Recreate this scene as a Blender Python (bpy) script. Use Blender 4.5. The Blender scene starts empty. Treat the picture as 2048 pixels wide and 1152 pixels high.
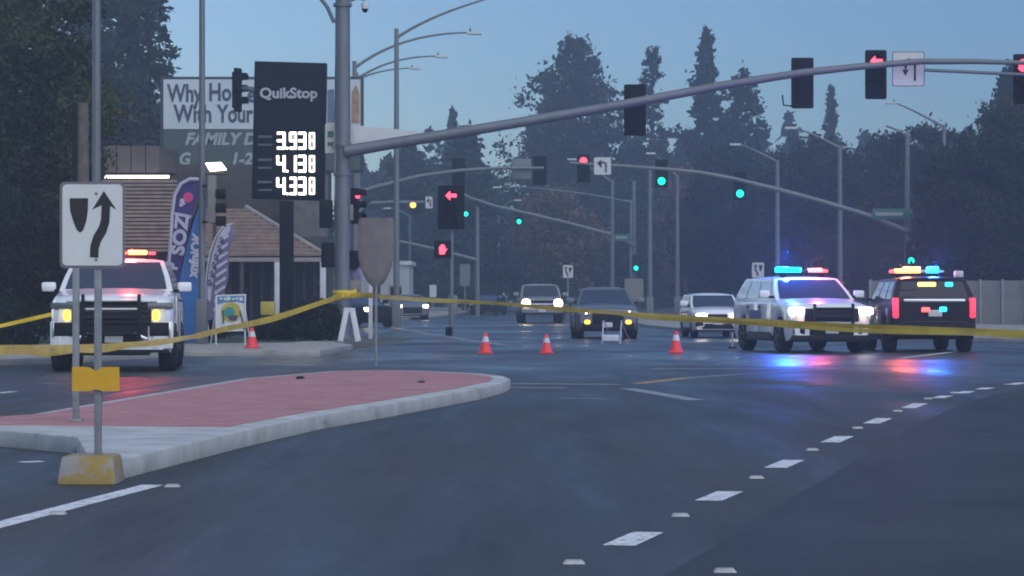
import bpy, bmesh, math, random
import numpy as np
from mathutils import Vector, Matrix
R = math.radians
random.seed(7); np.random.seed(7)
S = bpy.context.scene
COL = S.collection
# ------------------------------------------------------------------ camera
EYE, FPX, HOR = 1.32, 5800.0, 590.0      # eye height (m), focal length and horizon row in photo pixels
cam_d = bpy.data.cameras.new('camera'); cam = bpy.data.objects.new('camera', cam_d); COL.objects.link(cam)
cam_d.sensor_width = 36; cam_d.lens = 36*FPX/2048; cam_d.clip_start = 0.5; cam_d.clip_end = 6000
cam.location = (0, 0, EYE); cam.rotation_euler = (R(90)+math.atan((HOR-576)/FPX), 0, 0)
S.camera = cam
# ------------------------------------------------------------------ sky, sun, exposure
W = bpy.data.worlds.new('World'); S.world = W; W.use_nodes = True
nt = W.node_tree; nt.nodes.clear()
sky = nt.nodes.new('ShaderNodeTexSky'); sky.sky_type = 'NISHITA'; sky.sun_disc = False
sky.sun_elevation = R(12); sky.sun_rotation = R(325); sky.ozone_density = 3.0; sky.air_density = 1.0; sky.dust_density = 1.0
tint = nt.nodes.new('ShaderNodeMix'); tint.data_type = 'RGBA'; tint.blend_type = 'MULTIPLY'; tint.inputs[0].default_value = 1
tint.inputs[7].default_value = (0.43, 0.65, 1.0, 1)
bg = nt.nodes.new('ShaderNodeBackground'); bg.inputs[1].default_value = 0.074
wo = nt.nodes.new('ShaderNodeOutputWorld')
nt.links.new(sky.outputs[0], tint.inputs[6]); nt.links.new(tint.outputs[2], bg.inputs[0]); nt.links.new(bg.outputs[0], wo.inputs[0])
sun_d = bpy.data.lights.new('sun', 'SUN'); sun_d.energy = 1.35; sun_d.angle = R(95); sun_d.color = (0.97, 0.97, 0.93)
sun = bpy.data.objects.new('sun', sun_d); COL.objects.link(sun); sun.rotation_euler = (R(48), 0, R(28))
S.view_settings.view_transform = 'Standard'; S.view_settings.look = 'None'; S.view_settings.gamma = 1
S.view_settings.exposure = 1.08
S.render.engine = 'CYCLES'
try:
    S.cycles.use_denoising = True; S.cycles.max_bounces = 6; S.cycles.volume_bounces = 0
    S.cycles.volume_step_rate = 4; S.cycles.sample_clamp_indirect = 4; S.cycles.filter_width = 1.9
    S.cycles.caustics_reflective = False; S.cycles.caustics_refractive = False
except Exception: pass

# ------------------------------------------------------------------ helpers
def P(x, y, d): return Vector(((x-1024)/FPX*d, d, EYE-(y-HOR)/FPX*d))
def GD(y, z=0.0): return (EYE-z)*FPX/(y-HOR)
def G(x, y, z=0.0): d = GD(y, z); return Vector(((x-1024)/FPX*d, d, z))
def gx(x, d): return (x-1024)/FPX*d
def gz(y, d): return EYE-(y-HOR)/FPX*d

def mat(name, col, rough=0.6, metal=0.0, var=0.0, scale=4.0, emit=None, es=0.0, spec=0.5, bump=0.0, coat=0.0, alpha=1.0, trans=0.0):
    m = bpy.data.materials.new(name); m.use_nodes = True
    n = m.node_tree; b = n.nodes['Principled BSDF']; L = n.links.new
    b.inputs['Base Color'].default_value = (*col, 1); b.inputs['Roughness'].default_value = rough
    b.inputs['Metallic'].default_value = metal; b.inputs['Specular IOR Level'].default_value = spec
    b.inputs['Coat Weight'].default_value = coat; b.inputs['Transmission Weight'].default_value = trans
    if emit:
        b.inputs['Emission Color'].default_value = (*emit, 1); b.inputs['Emission Strength'].default_value = es
    if var > 0 or bump > 0:
        tc = n.nodes.new('ShaderNodeTexCoord'); nz = n.nodes.new('ShaderNodeTexNoise')
        nz.inputs['Scale'].default_value = scale; nz.inputs['Detail'].default_value = 6; nz.inputs['Roughness'].default_value = 0.65
        L(tc.outputs['Object'], nz.inputs['Vector'])
        if var > 0:
            cr = n.nodes.new('ShaderNodeValToRGB')
            cr.color_ramp.elements[0].position = 0.32; cr.color_ramp.elements[1].position = 0.68
            cr.color_ramp.elements[0].color = (*[c*(1-var) for c in col], 1); cr.color_ramp.elements[1].color = (*[min(1, c*(1+var)) for c in col], 1)
            L(nz.outputs['Fac'], cr.inputs[0]); L(cr.outputs[0], b.inputs['Base Color'])
        if bump > 0:
            bp = n.nodes.new('ShaderNodeBump'); bp.inputs['Strength'].default_value = bump; bp.inputs['Distance'].default_value = 0.02
            L(nz.outputs['Fac'], bp.inputs['Height']); L(bp.outputs[0], b.inputs['Normal'])
    return m

M = {}
M['white_paint'] = mat('white_paint', (0.78, 0.8, 0.82), 0.25, coat=0.6, var=0.05, scale=2)
M['black_paint'] = mat('black_paint', (0.008, 0.008, 0.012), 0.35, spec=0.15, coat=0.05)
M['grey_paint'] = mat('grey_paint', (0.12, 0.13, 0.15), 0.3, coat=0.5)
M['pale_truck'] = mat('pale_truck', (0.24, 0.25, 0.26), 0.35, coat=0.4)
M['maroon_paint'] = mat('maroon_paint', (0.10, 0.075, 0.08), 0.3, coat=0.5)
M['glass'] = mat('glass', (0.045, 0.055, 0.07), 0.07, spec=1.0, coat=0.5)  # base colour lifted toward blue to stand in for reflected sky
M['tinted_glass'] = mat('tinted_glass', (0.012, 0.012, 0.02), 0.12, spec=0.4)
M['tyre'] = mat('tyre', (0.012, 0.012, 0.013), 0.85, var=0.3, scale=12)
M['rim'] = mat('rim', (0.05, 0.05, 0.055), 0.4, metal=0.8)
M['black_plastic'] = mat('black_plastic', (0.008, 0.008, 0.010), 0.55, var=0.2, scale=6, spec=0.2)
M['chrome'] = mat('chrome', (0.6, 0.6, 0.62), 0.2, metal=1)
M['plate'] = mat('plate', (0.6, 0.6, 0.62), 0.5, var=0.08, scale=20)
M['lens_clear'] = mat('lens_clear', (0.25, 0.27, 0.3), 0.15, spec=0.8)
M['lens_dark'] = mat('lens_dark', (0.05, 0.01, 0.01), 0.2)
def emit(name, c, s): M[name] = mat(name, [min(1, x)*0.5 for x in c], 0.3, emit=c, es=s)
emit('amber_lit', (1, 0.62, 0.03), 2.2); emit('red_lit', (1, 0.05, 0.09), 2.2); emit('red_bar', (1, 0.12, 0.12), 1.1); emit('amber_bar', (1, 0.55, 0.12), 2.0)
emit('cyan_lit', (0.0, 0.85, 0.95), 1.6); emit('blue_bar', (0.02, 0.62, 1.0), 2.0); emit('head_lit', (1, 0.93, 0.85), 5.0); emit('head_warm', (1, 0.82, 0.5), 8.0)
emit('head_dim', (0.9, 0.95, 1), 2.2); emit('tail_lit', (1, 0.03, 0.07), 1.3); emit('green_lit', (0.0, 0.9, 0.55), 1.8); emit('yellow_lit', (1, 0.62, 0.1), 1.6)
emit('digit_lit', (1, 0.95, 0.8), 2.2); emit('strip_lit', (1, 0.93, 0.75), 1.6); emit('flood_lit', (1, 0.92, 0.72), 3.5); emit('pink_lit', (1, 0.4, 0.38), 0.85)
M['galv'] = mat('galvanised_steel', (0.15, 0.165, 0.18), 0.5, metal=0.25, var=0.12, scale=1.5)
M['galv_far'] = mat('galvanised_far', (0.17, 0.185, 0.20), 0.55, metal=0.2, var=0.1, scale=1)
M['signal_black'] = mat('signal_black', (0.006, 0.007, 0.009), 0.6, var=0.2, scale=3, spec=0.12)
M['signal_tan'] = mat('signal_tan', (0.2, 0.19, 0.17), 0.6, var=0.12, scale=4)
M['sign_white'] = mat('sign_white', (0.62, 0.63, 0.64), 0.45, var=0.05, scale=5)
M['sign_rim'] = mat('sign_rim', (0.16, 0.14, 0.17), 0.5)
M['ink'] = mat('sign_ink', (0.012, 0.010, 0.014), 0.5)
M['post'] = mat('sign_post', (0.22, 0.24, 0.26), 0.55, metal=0.2, var=0.25, scale=7)
M['yellow_plate'] = mat('yellow_plate', (0.62, 0.34, 0.004), 0.5, var=0.08, scale=10)
M['hood_cloth'] = mat('hood_cloth', (0.17, 0.16, 0.165), 0.9, var=0.15, scale=5, bump=0.2)
M['green_sign'] = mat('green_sign', (0.03, 0.16, 0.11), 0.5, var=0.1)
M['tape'] = mat('tape', (0.72, 0.50, 0.012), 0.45, var=0.22, scale=1.2)
M['cone'] = mat('cone_orange', (0.82, 0.045, 0.05), 0.5, var=0.1, scale=10)
M['white_trim'] = mat('white_trim', (0.6, 0.62, 0.64), 0.55, var=0.08, scale=2)
M['wood'] = mat('weathered_wood', (0.11, 0.095, 0.085), 0.85, var=0.35, scale=6, bump=0.4)
M['roof_tile'] = mat('roof_tile', (0.26, 0.185, 0.15), 0.8, var=0.3, scale=3)
M['roof_dark'] = mat('roof_dark', (0.07, 0.06, 0.055), 0.85, var=0.25, scale=2)
M['brown_panel'] = mat('brown_panel', (0.11, 0.092, 0.082), 0.8, var=0.2, scale=1.5)
M['beam'] = mat('beam', (0.32, 0.27, 0.26), 0.7, var=0.12, scale=3)
M['store_wall'] = mat('store_wall', (0.06, 0.058, 0.06), 0.8, var=0.3, scale=2)
M['store_glass'] = mat('store_glass', (0.012, 0.015, 0.02), 0.12, var=0.3, scale=1)
M['chimney'] = mat('chimney', (0.13, 0.125, 0.115), 0.9, var=0.3, scale=3)
M['pale_wall'] = mat('pale_wall', (0.42, 0.45, 0.48), 0.8, var=0.1, scale=0.8)
M['bill_white'] = mat('billboard_white', (0.55, 0.62, 0.66), 0.6, var=0.06, scale=0.7)
M['bill_green'] = mat('billboard_green', (0.055, 0.085, 0.075), 0.6, var=0.15, scale=0.8)
M['bill_frame'] = mat('billboard_frame', (0.03, 0.035, 0.045), 0.6)
M['bill_ink'] = mat('billboard_ink', (0.045, 0.06, 0.10), 0.6)
M['bill_pale'] = mat('billboard_pale', (0.34, 0.37, 0.38), 0.6)
M['skin_print'] = mat('print_orange', (0.42, 0.25, 0.14), 0.6, var=0.4, scale=2)
M['print_blue'] = mat('print_blue', (0.10, 0.15, 0.22), 0.6, var=0.3, scale=2)
M['price_black'] = mat('price_black', (0.005, 0.008, 0.014), 0.6, var=0.15, scale=1, spec=0.12)
M['price_grey'] = mat('price_grey', (0.09, 0.10, 0.12), 0.6)
M['letter_grey'] = mat('letter_grey', (0.42, 0.45, 0.5), 0.5)
M['flag_purple'] = mat('flag_purple', (0.045, 0.035, 0.16), 0.75, var=0.25, scale=2)
M['flag_blue'] = mat('flag_blue', (0.03, 0.13, 0.36), 0.75, var=0.15, scale=2)
M['flag_white'] = mat('flag_white', (0.5, 0.5, 0.6), 0.75, var=0.1, scale=3)
M['flag_lilac'] = mat('flag_lilac', (0.17, 0.15, 0.27), 0.75, var=0.15, scale=3)
M['flag_pink'] = mat('flag_pink', (0.6, 0.06, 0.2), 0.7)
M['af_blue'] = mat('aframe_blue', (0.05, 0.22, 0.4), 0.6, var=0.1, scale=6)
M['af_yellow'] = mat('aframe_yellow', (0.45, 0.38, 0.06), 0.6, var=0.15, scale=8)
M['af_green'] = mat('aframe_green', (0.03, 0.25, 0.24), 0.6)
M['fence'] = mat('concrete_panel', (0.17, 0.165, 0.165), 0.85, var=0.16, scale=1.2, bump=0.1)
M['bark'] = mat('bark', (0.07, 0.055, 0.045), 0.95, var=0.3, scale=3)
M['utility_box'] = mat('utility_box', (0.2, 0.22, 0.24), 0.6, var=0.1)
M['paint_line'] = mat('road_paint', (0.68, 0.7, 0.72), 0.6, var=0.14, scale=9)
M['paint_worn'] = mat('road_paint_worn', (0.26, 0.27, 0.28), 0.5, var=0.35, scale=3)
M['paint_yellow'] = mat('road_paint_yellow', (0.42, 0.25, 0.08), 0.55, var=0.3, scale=4)
M['marker'] = mat('road_marker', (0.36, 0.37, 0.38), 0.5, var=0.2, scale=20)

def foliage(name, c0, c1, sc=0.5):
    m = bpy.data.materials.new(name); m.use_nodes = True
    n = m.node_tree; b = n.nodes['Principled BSDF']; L = n.links.new
    b.inputs['Roughness'].default_value = 0.75; b.inputs['Specular IOR Level'].default_value = 0.2
    tc = n.nodes.new('ShaderNodeTexCoord'); nz = n.nodes.new('ShaderNodeTexNoise'); nz.inputs['Scale'].default_value = sc; nz.inputs['Detail'].default_value = 5
    cr = n.nodes.new('ShaderNodeValToRGB'); cr.color_ramp.elements[0].position = 0.38; cr.color_ramp.elements[1].position = 0.64
    cr.color_ramp.elements[0].color = (*c0, 1); cr.color_ramp.elements[1].color = (*c1, 1)
    L(tc.outputs['Object'], nz.inputs['Vector']); L(nz.outputs['Fac'], cr.inputs[0]); L(cr.outputs[0], b.inputs['Base Color'])
    return m
M['leaf_dark'] = foliage('leaf_dark', (0.009, 0.013, 0.009), (0.030, 0.042, 0.016), 0.6)
M['leaf_mid'] = foliage('leaf_mid', (0.016, 0.02, 0.012), (0.045, 0.055, 0.02), 0.4)
M['leaf_moss'] = foliage('leaf_moss', (0.008, 0.012, 0.009), (0.06, 0.075, 0.022), 0.45)
M['leaf_conifer'] = foliage('leaf_conifer', (0.014, 0.021, 0.016), (0.034, 0.044, 0.026), 0.3)
M['leaf_autumn'] = foliage('leaf_autumn', (0.075, 0.05, 0.035), (0.16, 0.10, 0.06), 0.4)
M['leaf_bush'] = foliage('leaf_bush', (0.006, 0.009, 0.006), (0.018, 0.028, 0.011), 1.5)
M['grass'] = foliage('grass', (0.03, 0.05, 0.02), (0.06, 0.09, 0.035), 2)

def asphalt():
    m = bpy.data.materials.new('asphalt'); m.use_nodes = True
    n = m.node_tree; b = n.nodes['Principled BSDF']; L = n.links.new
    tc = n.nodes.new('ShaderNodeTexCoord')
    def noise(sc, det=6, stretch=None):
        z = n.nodes.new('ShaderNodeTexNoise'); z.inputs['Scale'].default_value = sc; z.inputs['Detail'].default_value = det; z.inputs['Roughness'].default_value = 0.6
        if stretch:
            mp = n.nodes.new('ShaderNodeMapping'); mp.inputs['Scale'].default_value = stretch; mp.inputs['Rotation'].default_value = (0, 0, R(12))
            L(tc.outputs['Object'], mp.inputs[0]); L(mp.outputs[0], z.inputs['Vector'])
        else: L(tc.outputs['Object'], z.inputs['Vector'])
        return z
    def ramp(src, p0, c0, p1, c1):
        r = n.nodes.new('ShaderNodeValToRGB'); e = r.color_ramp.elements
        e[0].position = p0; e[0].color = (*c0, 1); e[1].position = p1; e[1].color = (*c1, 1); L(src, r.inputs[0]); return r
    big = noise(0.22, 5, (1.0, 0.30, 1)); fine = noise(45, 3)
    c1 = ramp(big.outputs['Fac'], 0.33, (0.035, 0.037, 0.039), 0.68, (0.060, 0.062, 0.064))
    c2 = ramp(fine.outputs['Fac'], 0.3, (0.75, 0.75, 0.75), 0.7, (1.25, 1.25, 1.25))
    mx = n.nodes.new('ShaderNodeMix'); mx.data_type = 'RGBA'; mx.blend_type = 'MULTIPLY'; mx.inputs[0].default_value = 1
    L(c1.outputs[0], mx.inputs[6]); L(c2.outputs[0], mx.inputs[7]); L(mx.outputs[2], b.inputs['Base Color'])
    # damp film: the open junction ahead is wetter than the approach
    sep = n.nodes.new('ShaderNodeSeparateXYZ'); L(tc.outputs['Object'], sep.inputs[0])
    wet = n.nodes.new('ShaderNodeMapRange'); wet.inputs[1].default_value = 30; wet.inputs[2].default_value = 55; L(sep.outputs['Y'], wet.inputs[0])
    pud = noise(0.5, 4, (0.5, 0.22, 1))
    pr = n.nodes.new('ShaderNodeMapRange'); pr.inputs[1].default_value = 0.35; pr.inputs[2].default_value = 0.65
    pr.inputs[3].default_value = 0.56; pr.inputs[4].default_value = 0.2; L(pud.outputs['Fac'], pr.inputs[0])
    rm = n.nodes.new('ShaderNodeMix'); rm.data_type = 'FLOAT'; rm.inputs[2].default_value = 0.6
    wear = noise(0.8, 6, (1.1, 0.09, 1)); wr_ = n.nodes.new('ShaderNodeMapRange'); wr_.inputs[1].default_value = 0.36; wr_.inputs[2].default_value = 0.64; wr_.inputs[3].default_value = 0.74; wr_.inputs[4].default_value = 0.46
    L(wear.outputs['Fac'], wr_.inputs[0]); L(wr_.outputs[0], rm.inputs[2])
    L(wet.outputs[0], rm.inputs[0]); L(pr.outputs[0], rm.inputs[3]); L(rm.outputs[0], b.inputs['Roughness'])
    b.inputs['Specular IOR Level'].default_value = 0.35
    bp = n.nodes.new('ShaderNodeBump'); bp.inputs['Strength'].default_value = 0.25; bp.inputs['Distance'].default_value = 0.01
    L(fine.outputs['Fac'], bp.inputs['Height']); L(bp.outputs[0], b.inputs['Normal'])
    return m
M['asphalt'] = asphalt()
M['concrete'] = mat('concrete', (0.30, 0.30, 0.295), 0.8, var=0.2, scale=1.6, bump=0.15)
M['kerb_paint'] = mat('kerb_concrete', (0.43, 0.44, 0.44), 0.75, var=0.22, scale=2.2, bump=0.15)
M['dirt'] = mat('dirt', (0.10, 0.095, 0.08), 0.9, var=0.3, scale=0.4)
def stain(m, col, scale, lo, hi, amount=0.7, stretch=(1, 1, 1)):
    """grime with a shape of its own over a material's colour"""
    n = m.node_tree; b = n.nodes['Principled BSDF']; L = n.links.new; src = b.inputs['Base Color']
    tc = n.nodes.new('ShaderNodeTexCoord'); mp = n.nodes.new('ShaderNodeMapping'); mp.inputs['Scale'].default_value = stretch; mp.inputs['Rotation'].default_value = (0, 0, R(11)); mp.inputs['Location'].default_value = (3.7, 1.3, 0.4)
    z = n.nodes.new('ShaderNodeTexNoise'); z.inputs['Scale'].default_value = scale; z.inputs['Detail'].default_value = 8; z.inputs['Roughness'].default_value = 0.7
    mr = n.nodes.new('ShaderNodeMapRange'); mr.inputs[1].default_value = lo; mr.inputs[2].default_value = hi; mr.inputs[4].default_value = amount
    mx = n.nodes.new('ShaderNodeMix'); mx.data_type = 'RGBA'; mx.inputs[7].default_value = (*col, 1)
    L(tc.outputs['Object'], mp.inputs[0]); L(mp.outputs[0], z.inputs['Vector']); L(z.outputs['Fac'], mr.inputs[0]); L(mr.outputs[0], mx.inputs[0])
    if src.is_linked: L(src.links[0].from_socket, mx.inputs[6])
    else: mx.inputs[6].default_value = src.default_value
    L(mx.outputs[2], src)
    return m
stain(M['asphalt'], (0.018, 0.019, 0.021), 1.1, 0.52, 0.70, 0.75, (1.0, 0.12, 1)); stain(M['asphalt'], (0.085, 0.086, 0.088), 0.9, 0.56, 0.74, 0.55, (1.3, 0.10, 1))
stain(M['kerb_paint'], (0.10, 0.10, 0.095), 1.4, 0.58, 0.70, 0.75); stain(M['concrete'], (0.11, 0.105, 0.10), 0.9, 0.55, 0.7, 0.6); stain(M['concrete'], (0.42, 0.37, 0.24), 0.35, 0.5, 0.64, 0.6)
for k_ in ('paint_line', 'paint_worn', 'paint_yellow'): stain(M[k_], (0.06, 0.062, 0.065), 14, 0.54, 0.62, 0.85)
stain(M['white_paint'], (0.35, 0.33, 0.30), 1.8, 0.6, 0.8, 0.35); stain(M['fence'], (0.07, 0.07, 0.07), 0.8, 0.52, 0.7, 0.6, (2.0, 2.0, 0.4)); stain(M['galv'], (0.07, 0.075, 0.08), 1.2, 0.55, 0.75, 0.5, (3, 3, 0.3))
def red_pave():
    m = mat('red_paving', (0.42, 0.185, 0.18), 0.7, var=0.22, scale=3)
    n = m.node_tree; b = n.nodes['Principled BSDF']; L = n.links.new
    tc = n.nodes.new('ShaderNodeTexCoord'); br = n.nodes.new('ShaderNodeTexBrick'); br.inputs['Scale'].default_value = 5
    br.inputs['Mortar Size'].default_value = 0.02; bp = n.nodes.new('ShaderNodeBump'); bp.inputs['Strength'].default_value = 0.3; bp.inputs['Distance'].default_value = 0.005; bp.invert = True
    L(tc.outputs['Object'], br.inputs['Vector']); L(br.outputs['Fac'], bp.inputs['Height']); L(bp.outputs[0], b.inputs['Normal'])
    return stain(stain(m, (0.14, 0.07, 0.065), 1.6, 0.57, 0.72, 0.75), (0.5, 0.33, 0.31), 1.1, 0.55, 0.72, 0.5)
M['red_pave'] = red_pave()

# ---- mesh building
class MB:
    def __init__(s): s.v = []; s.f = []
    def add(s, v, f):
        o = len(s.v); s.v += [tuple(p) for p in v]; s.f += [tuple(i+o for i in q) for q in f]; return s
    def box(s, c, d, rot=None, top=1.0):
        hx, hy, hz = d[0]/2, d[1]/2, d[2]/2
        pts = []
        for z in (-1, 1):
            t = top if z > 0 else 1
            for x, y in ((-1, -1), (1, -1), (1, 1), (-1, 1)): pts.append(Vector((x*hx*t, y*hy*t, z*hz)))
        if rot: pts = [rot @ p for p in pts]
        return s.add([p+Vector(c) for p in pts], [(3, 2, 1, 0), (4, 5, 6, 7), (0, 1, 5, 4), (1, 2, 6, 5), (2, 3, 7, 6), (3, 0, 4, 7)])
    def tube(s, pts, r, seg=12, cap=True):
        pts = [Vector(p) for p in pts]; n = len(pts); rr = r if isinstance(r, (list, tuple)) else [r]*n
        o = len(s.v); up0 = None
        for i, p in enumerate(pts):
            t = (pts[min(i+1, n-1)]-pts[max(i-1, 0)]).normalized()
            if up0 is None: up0 = Vector((0, 0, 1)) if abs(t.z) < 0.9 else Vector((0, 1, 0))
            a = t.cross(up0).normalized(); b = a.cross(t).normalized(); up0 = b
            for k in range(seg):
                an = 2*math.pi*k/seg; s.v.append(tuple(p+a*math.cos(an)*rr[i]+b*math.sin(an)*rr[i]))
        for i in range(n-1):
            for k in range(seg):
                k2 = (k+1) % seg; s.f.append((o+i*seg+k, o+i*seg+k2, o+(i+1)*seg+k2, o+(i+1)*seg+k))
        if cap:
            s.f.append(tuple(o+k for k in reversed(range(seg)))); s.f.append(tuple(o+(n-1)*seg+k for k in range(seg)))
        return s
    def prism(s, pts, axis, t):   # polygon of 3-D points pushed along axis*t
        pts = [Vector(p) for p in pts]; n = len(pts); ax = Vector(axis)*t
        return s.add(pts+[p+ax for p in pts], [tuple(reversed(range(n))), tuple(range(n, 2*n))]+[(i, (i+1) % n, n+(i+1) % n, n+i) for i in range(n)])
    def lathe(s, prof, c, ax='z', seg=24):
        o = len(s.v); n = len(prof); c = Vector(c)
        for r, h in prof:
            for k in range(seg):
                a = 2*math.pi*k/seg; q = (r*math.cos(a), r*math.sin(a))
                p = {'z': (q[0], q[1], h), 'x': (h, q[0], q[1]), 'y': (q[0], h, q[1])}[ax]
                s.v.append(tuple(c+Vector(p)))
        for i in range(n-1):
            for k in range(seg):
                k2 = (k+1) % seg; s.f.append((o+i*seg+k, o+i*seg+k2, o+(i+1)*seg+k2, o+(i+1)*seg+k))
        s.f.append(tuple(o+k for k in reversed(range(seg)))); s.f.append(tuple(o+(n-1)*seg+k for k in range(seg)))
        return s
    def mesh(s, name):
        me = bpy.data.meshes.new(name); me.from_pydata(s.v, [], s.f); me.update()
        b = bmesh.new(); b.from_mesh(me); bmesh.ops.recalc_face_normals(b, faces=b.faces); b.to_mesh(me); b.free()
        return me
    def build(s, name, m, parent=None, smooth=None, bevel=0.0, seg=2, loc=None, rz=None):
        me = s.mesh(name)
        if bevel > 0:
            b = bmesh.new(); b.from_mesh(me)
            eds = [e for e in b.edges if len(e.link_faces) == 2 and e.calc_face_angle(0) > R(35)]
            bmesh.ops.bevel(b, geom=eds, offset=bevel, segments=seg, profile=0.6, affect='EDGES', clamp_overlap=True); b.to_mesh(me); b.free()
            if smooth is None: smooth = 40
        if smooth:
            me.polygons.foreach_set('use_smooth', [True]*len(me.polygons)); me.set_sharp_from_angle(angle=R(smooth))
        return obj(name, me, m, parent, loc, rz)
def obj(name, me, m, parent=None, loc=None, rz=None):
    o = bpy.data.objects.new(name, me); COL.objects.link(o)
    if m is not None and me is not None:
        me.materials.clear(); me.materials.append(M[m] if isinstance(m, str) else m)
    if parent: o.parent = parent
    if loc is not None: o.location = loc
    if rz is not None: o.rotation_euler = (0, 0, rz)
    return o
def tag(o, label=None, cat=None, group=None, kind=None):
    if label: o['label'] = label
    if cat: o['category'] = cat
    if group: o['group'] = group
    if kind: o['kind'] = kind
    return o
def thing(name, label, cat, loc=(0, 0, 0), rz=0.0, group=None):
    o = obj(name, None, None, None, loc, rz); o.empty_display_size = 0.2
    return tag(o, label, cat, group)
def rbox(name, c, d, m, parent, bev=0.01, rot=None, top=1.0): return MB().box(c, d, rot, top).build(name, m, parent, bevel=bev)
def text_mesh(txt, size, bold=0.0, depth=0.01, sx=1.0, shear=0.0):
    cu = bpy.data.curves.new('letters', 'FONT'); cu.body = txt; cu.size = size; cu.offset = bold; cu.extrude = depth; cu.align_x = 'CENTER'; cu.align_y = 'CENTER'; cu.shear = shear; cu.resolution_u = 3
    o = bpy.data.objects.new('letters', cu); COL.objects.link(o)
    dg = bpy.context.evaluated_depsgraph_get(); me = bpy.data.meshes.new_from_object(o.evaluated_get(dg))
    bpy.data.objects.remove(o); bpy.data.curves.remove(cu)
    me.transform(Matrix.Diagonal((sx, 1, 1, 1)))
    return me
def letters(name, txt, size, m, parent, loc, bold=0.0, sx=1.0, roll=0.0, shear=0.0, depth=0.008, yaw=0.0):
    """flat lettering facing -Y at loc (in the parent's frame)"""
    me = text_mesh(txt, size, bold, depth, sx, shear)
    o = obj(name, me, m, parent, loc); o.rotation_euler = (Matrix.Rotation(yaw, 3, 'Z') @ Matrix.Rotation(R(90), 3, 'X') @ Matrix.Rotation(roll, 3, 'Z')).to_euler()
    return o
def bez(p0, p1, p2, n=12):
    p0, p1, p2 = Vector(p0), Vector(p1), Vector(p2)
    return [p0*(1-t)**2+p1*2*t*(1-t)+p2*t*t for t in [i/n for i in range(n+1)]]

# ------------------------------------------------------------------ the setting
gd = tag(MB().add([(-1500, -60, 0), (1500, -60, 0), (1500, 3000, 0), (-1500, 3000, 0)], [(0, 1, 2, 3)]).build('ground', 'dirt'), kind='structure')
def sheet(name, pts, z, m, parent=None, kind=None):
    bmx = bmesh.new(); vs = [bmx.verts.new((p[0], p[1], z)) for p in pts]; bmx.faces.new(vs)
    bmesh.ops.triangulate(bmx, faces=bmx.faces); bmesh.ops.recalc_face_normals(bmx, faces=bmx.faces)
    me = bpy.data.meshes.new(name); bmx.to_mesh(me); bmx.free()
    if len(me.polygons) and me.polygons[0].normal.z < 0: me.flip_normals()
    o = obj(name, me, m, parent)
    if kind: o['kind'] = kind
    return o
def gp(*pts): return [(v.x, v.y) for v in (G(x, y) for x, y in pts)]
left_edge = gp((-60, 735), (110, 728), (380, 713), (560, 713), (640, 712), (705, 700), (790, 687), (840, 676))
cross_l = [(-60, 92), (-60, 140)]
far_l = gp((790, 642), (860, 637), (900, 632), (960, 620), (1010, 612))
far_r = gp((1130, 612), (1210, 640), (1290, 655), (1370, 664), (1500, 672), (1750, 680), (2100, 686))
road = sheet('road', [(-60, -30)]+[(-60, left_edge[0][1])]+left_edge+cross_l+far_l+[(-4, 700), (24, 700)]+far_r+[(60, 79), (60, -30)], 0.004, 'asphalt', kind='structure')
# sidewalks: real kerb steps
def slab(name, pts, h, m, kind='structure', parent=None, bev=0.03):
    mb = MB(); mb.prism([(p[0], p[1], -0.02) for p in pts], (0, 0, 1), h+0.02)
    o = mb.build(name, m, parent, bevel=bev)
    if kind: o['kind'] = kind
    return o
slab('sidewalk', [(-40, left_edge[0][1]+0.1)]+[(x, y+0.12) for x, y in left_edge[:6]]+[(-4.6, 74.5), (-4.7, 80), (-9, 82), (-40, 82)], 0.13, 'concrete')
slab('sidewalk', [(p[0]+0.1, p[1]+0.1) for p in far_r[1:]]+[(60, 80), (60, 112), (21, 116), (14, 128), (10, 155)], 0.12, 'concrete')
slab('sidewalk', [(p[0], p[1]+0.4) for p in far_l[:4]]+[(-14, 330), (-60, 330), (-60, 142)], 0.12, 'concrete')
grs = sheet('grass', [(-40, 71), (-9.2, 70.6), (-5.6, 72.6), (-5.0, 79), (-9, 81.5), (-40, 81.5)], 0.134, 'grass')
tag(grs, 'strip of dull green lawn behind the pale corner pavement', 'grass', kind='stuff')

# median island
isl_pts = [(-2.80, 20.6), (-2.29, 25.3), (-1.88, 28.4), (-1.26, 31.6), (-.40, 36.5), (-.10, 39.0), (-.02, 40.6), (-.12, 42.0), (-.45, 43.2), (-1.2, 44.6), (-1.9, 45.3), (-2.8, 44.6), (-3.8, 40.6), (-4.4, 33.1), (-4.75, 28.3), (-5.6, 26.9), (-5.8, 25.9), (-4.46, 25.2), (-3.6, 24.0), (-3.05, 20.9)]
red_pts = [(-2.52, 25.7), (-2.12, 28.5), (-1.5, 31.7), (-.66, 36.5), (-.32, 39.1), (-.26, 40.6), (-.36, 41.8), (-.62, 42.8), (-1.3, 44.1), (-1.9, 44.7), (-2.65, 44.1), (-3.6, 40.5), (-4.2, 33.), (-4.6, 28.4), (-5.3, 27), (-5.4, 26.2)]
isl = slab('median_island', isl_pts, 0.15, 'kerb_paint', bev=0.035)
slab('brick_paving', red_pts, 0.158, 'red_pave', kind=None, parent=isl, bev=0.0)
nose = MB(); nose.box((-2.95, 20.35, 0.1), (0.42, 0.5, 0.2), top=0.86)
M['nose_paint'] = mat('nose_paint', (0.30, 0.24, 0.11), 0.8, var=0.3, scale=6, bump=0.3)
e_ = [n_ for n_ in M['nose_paint'].node_tree.nodes if n_.type == 'VALTORGB'][0].color_ramp.elements
e_[0].position = 0.42; e_[1].position = 0.56; e_[0].color = (0.27, 0.27, 0.26, 1); e_[1].color = (0.30, 0.21, 0.06, 1)
nose.build('nose_block', 'nose_paint', isl, bevel=0.03)
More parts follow.
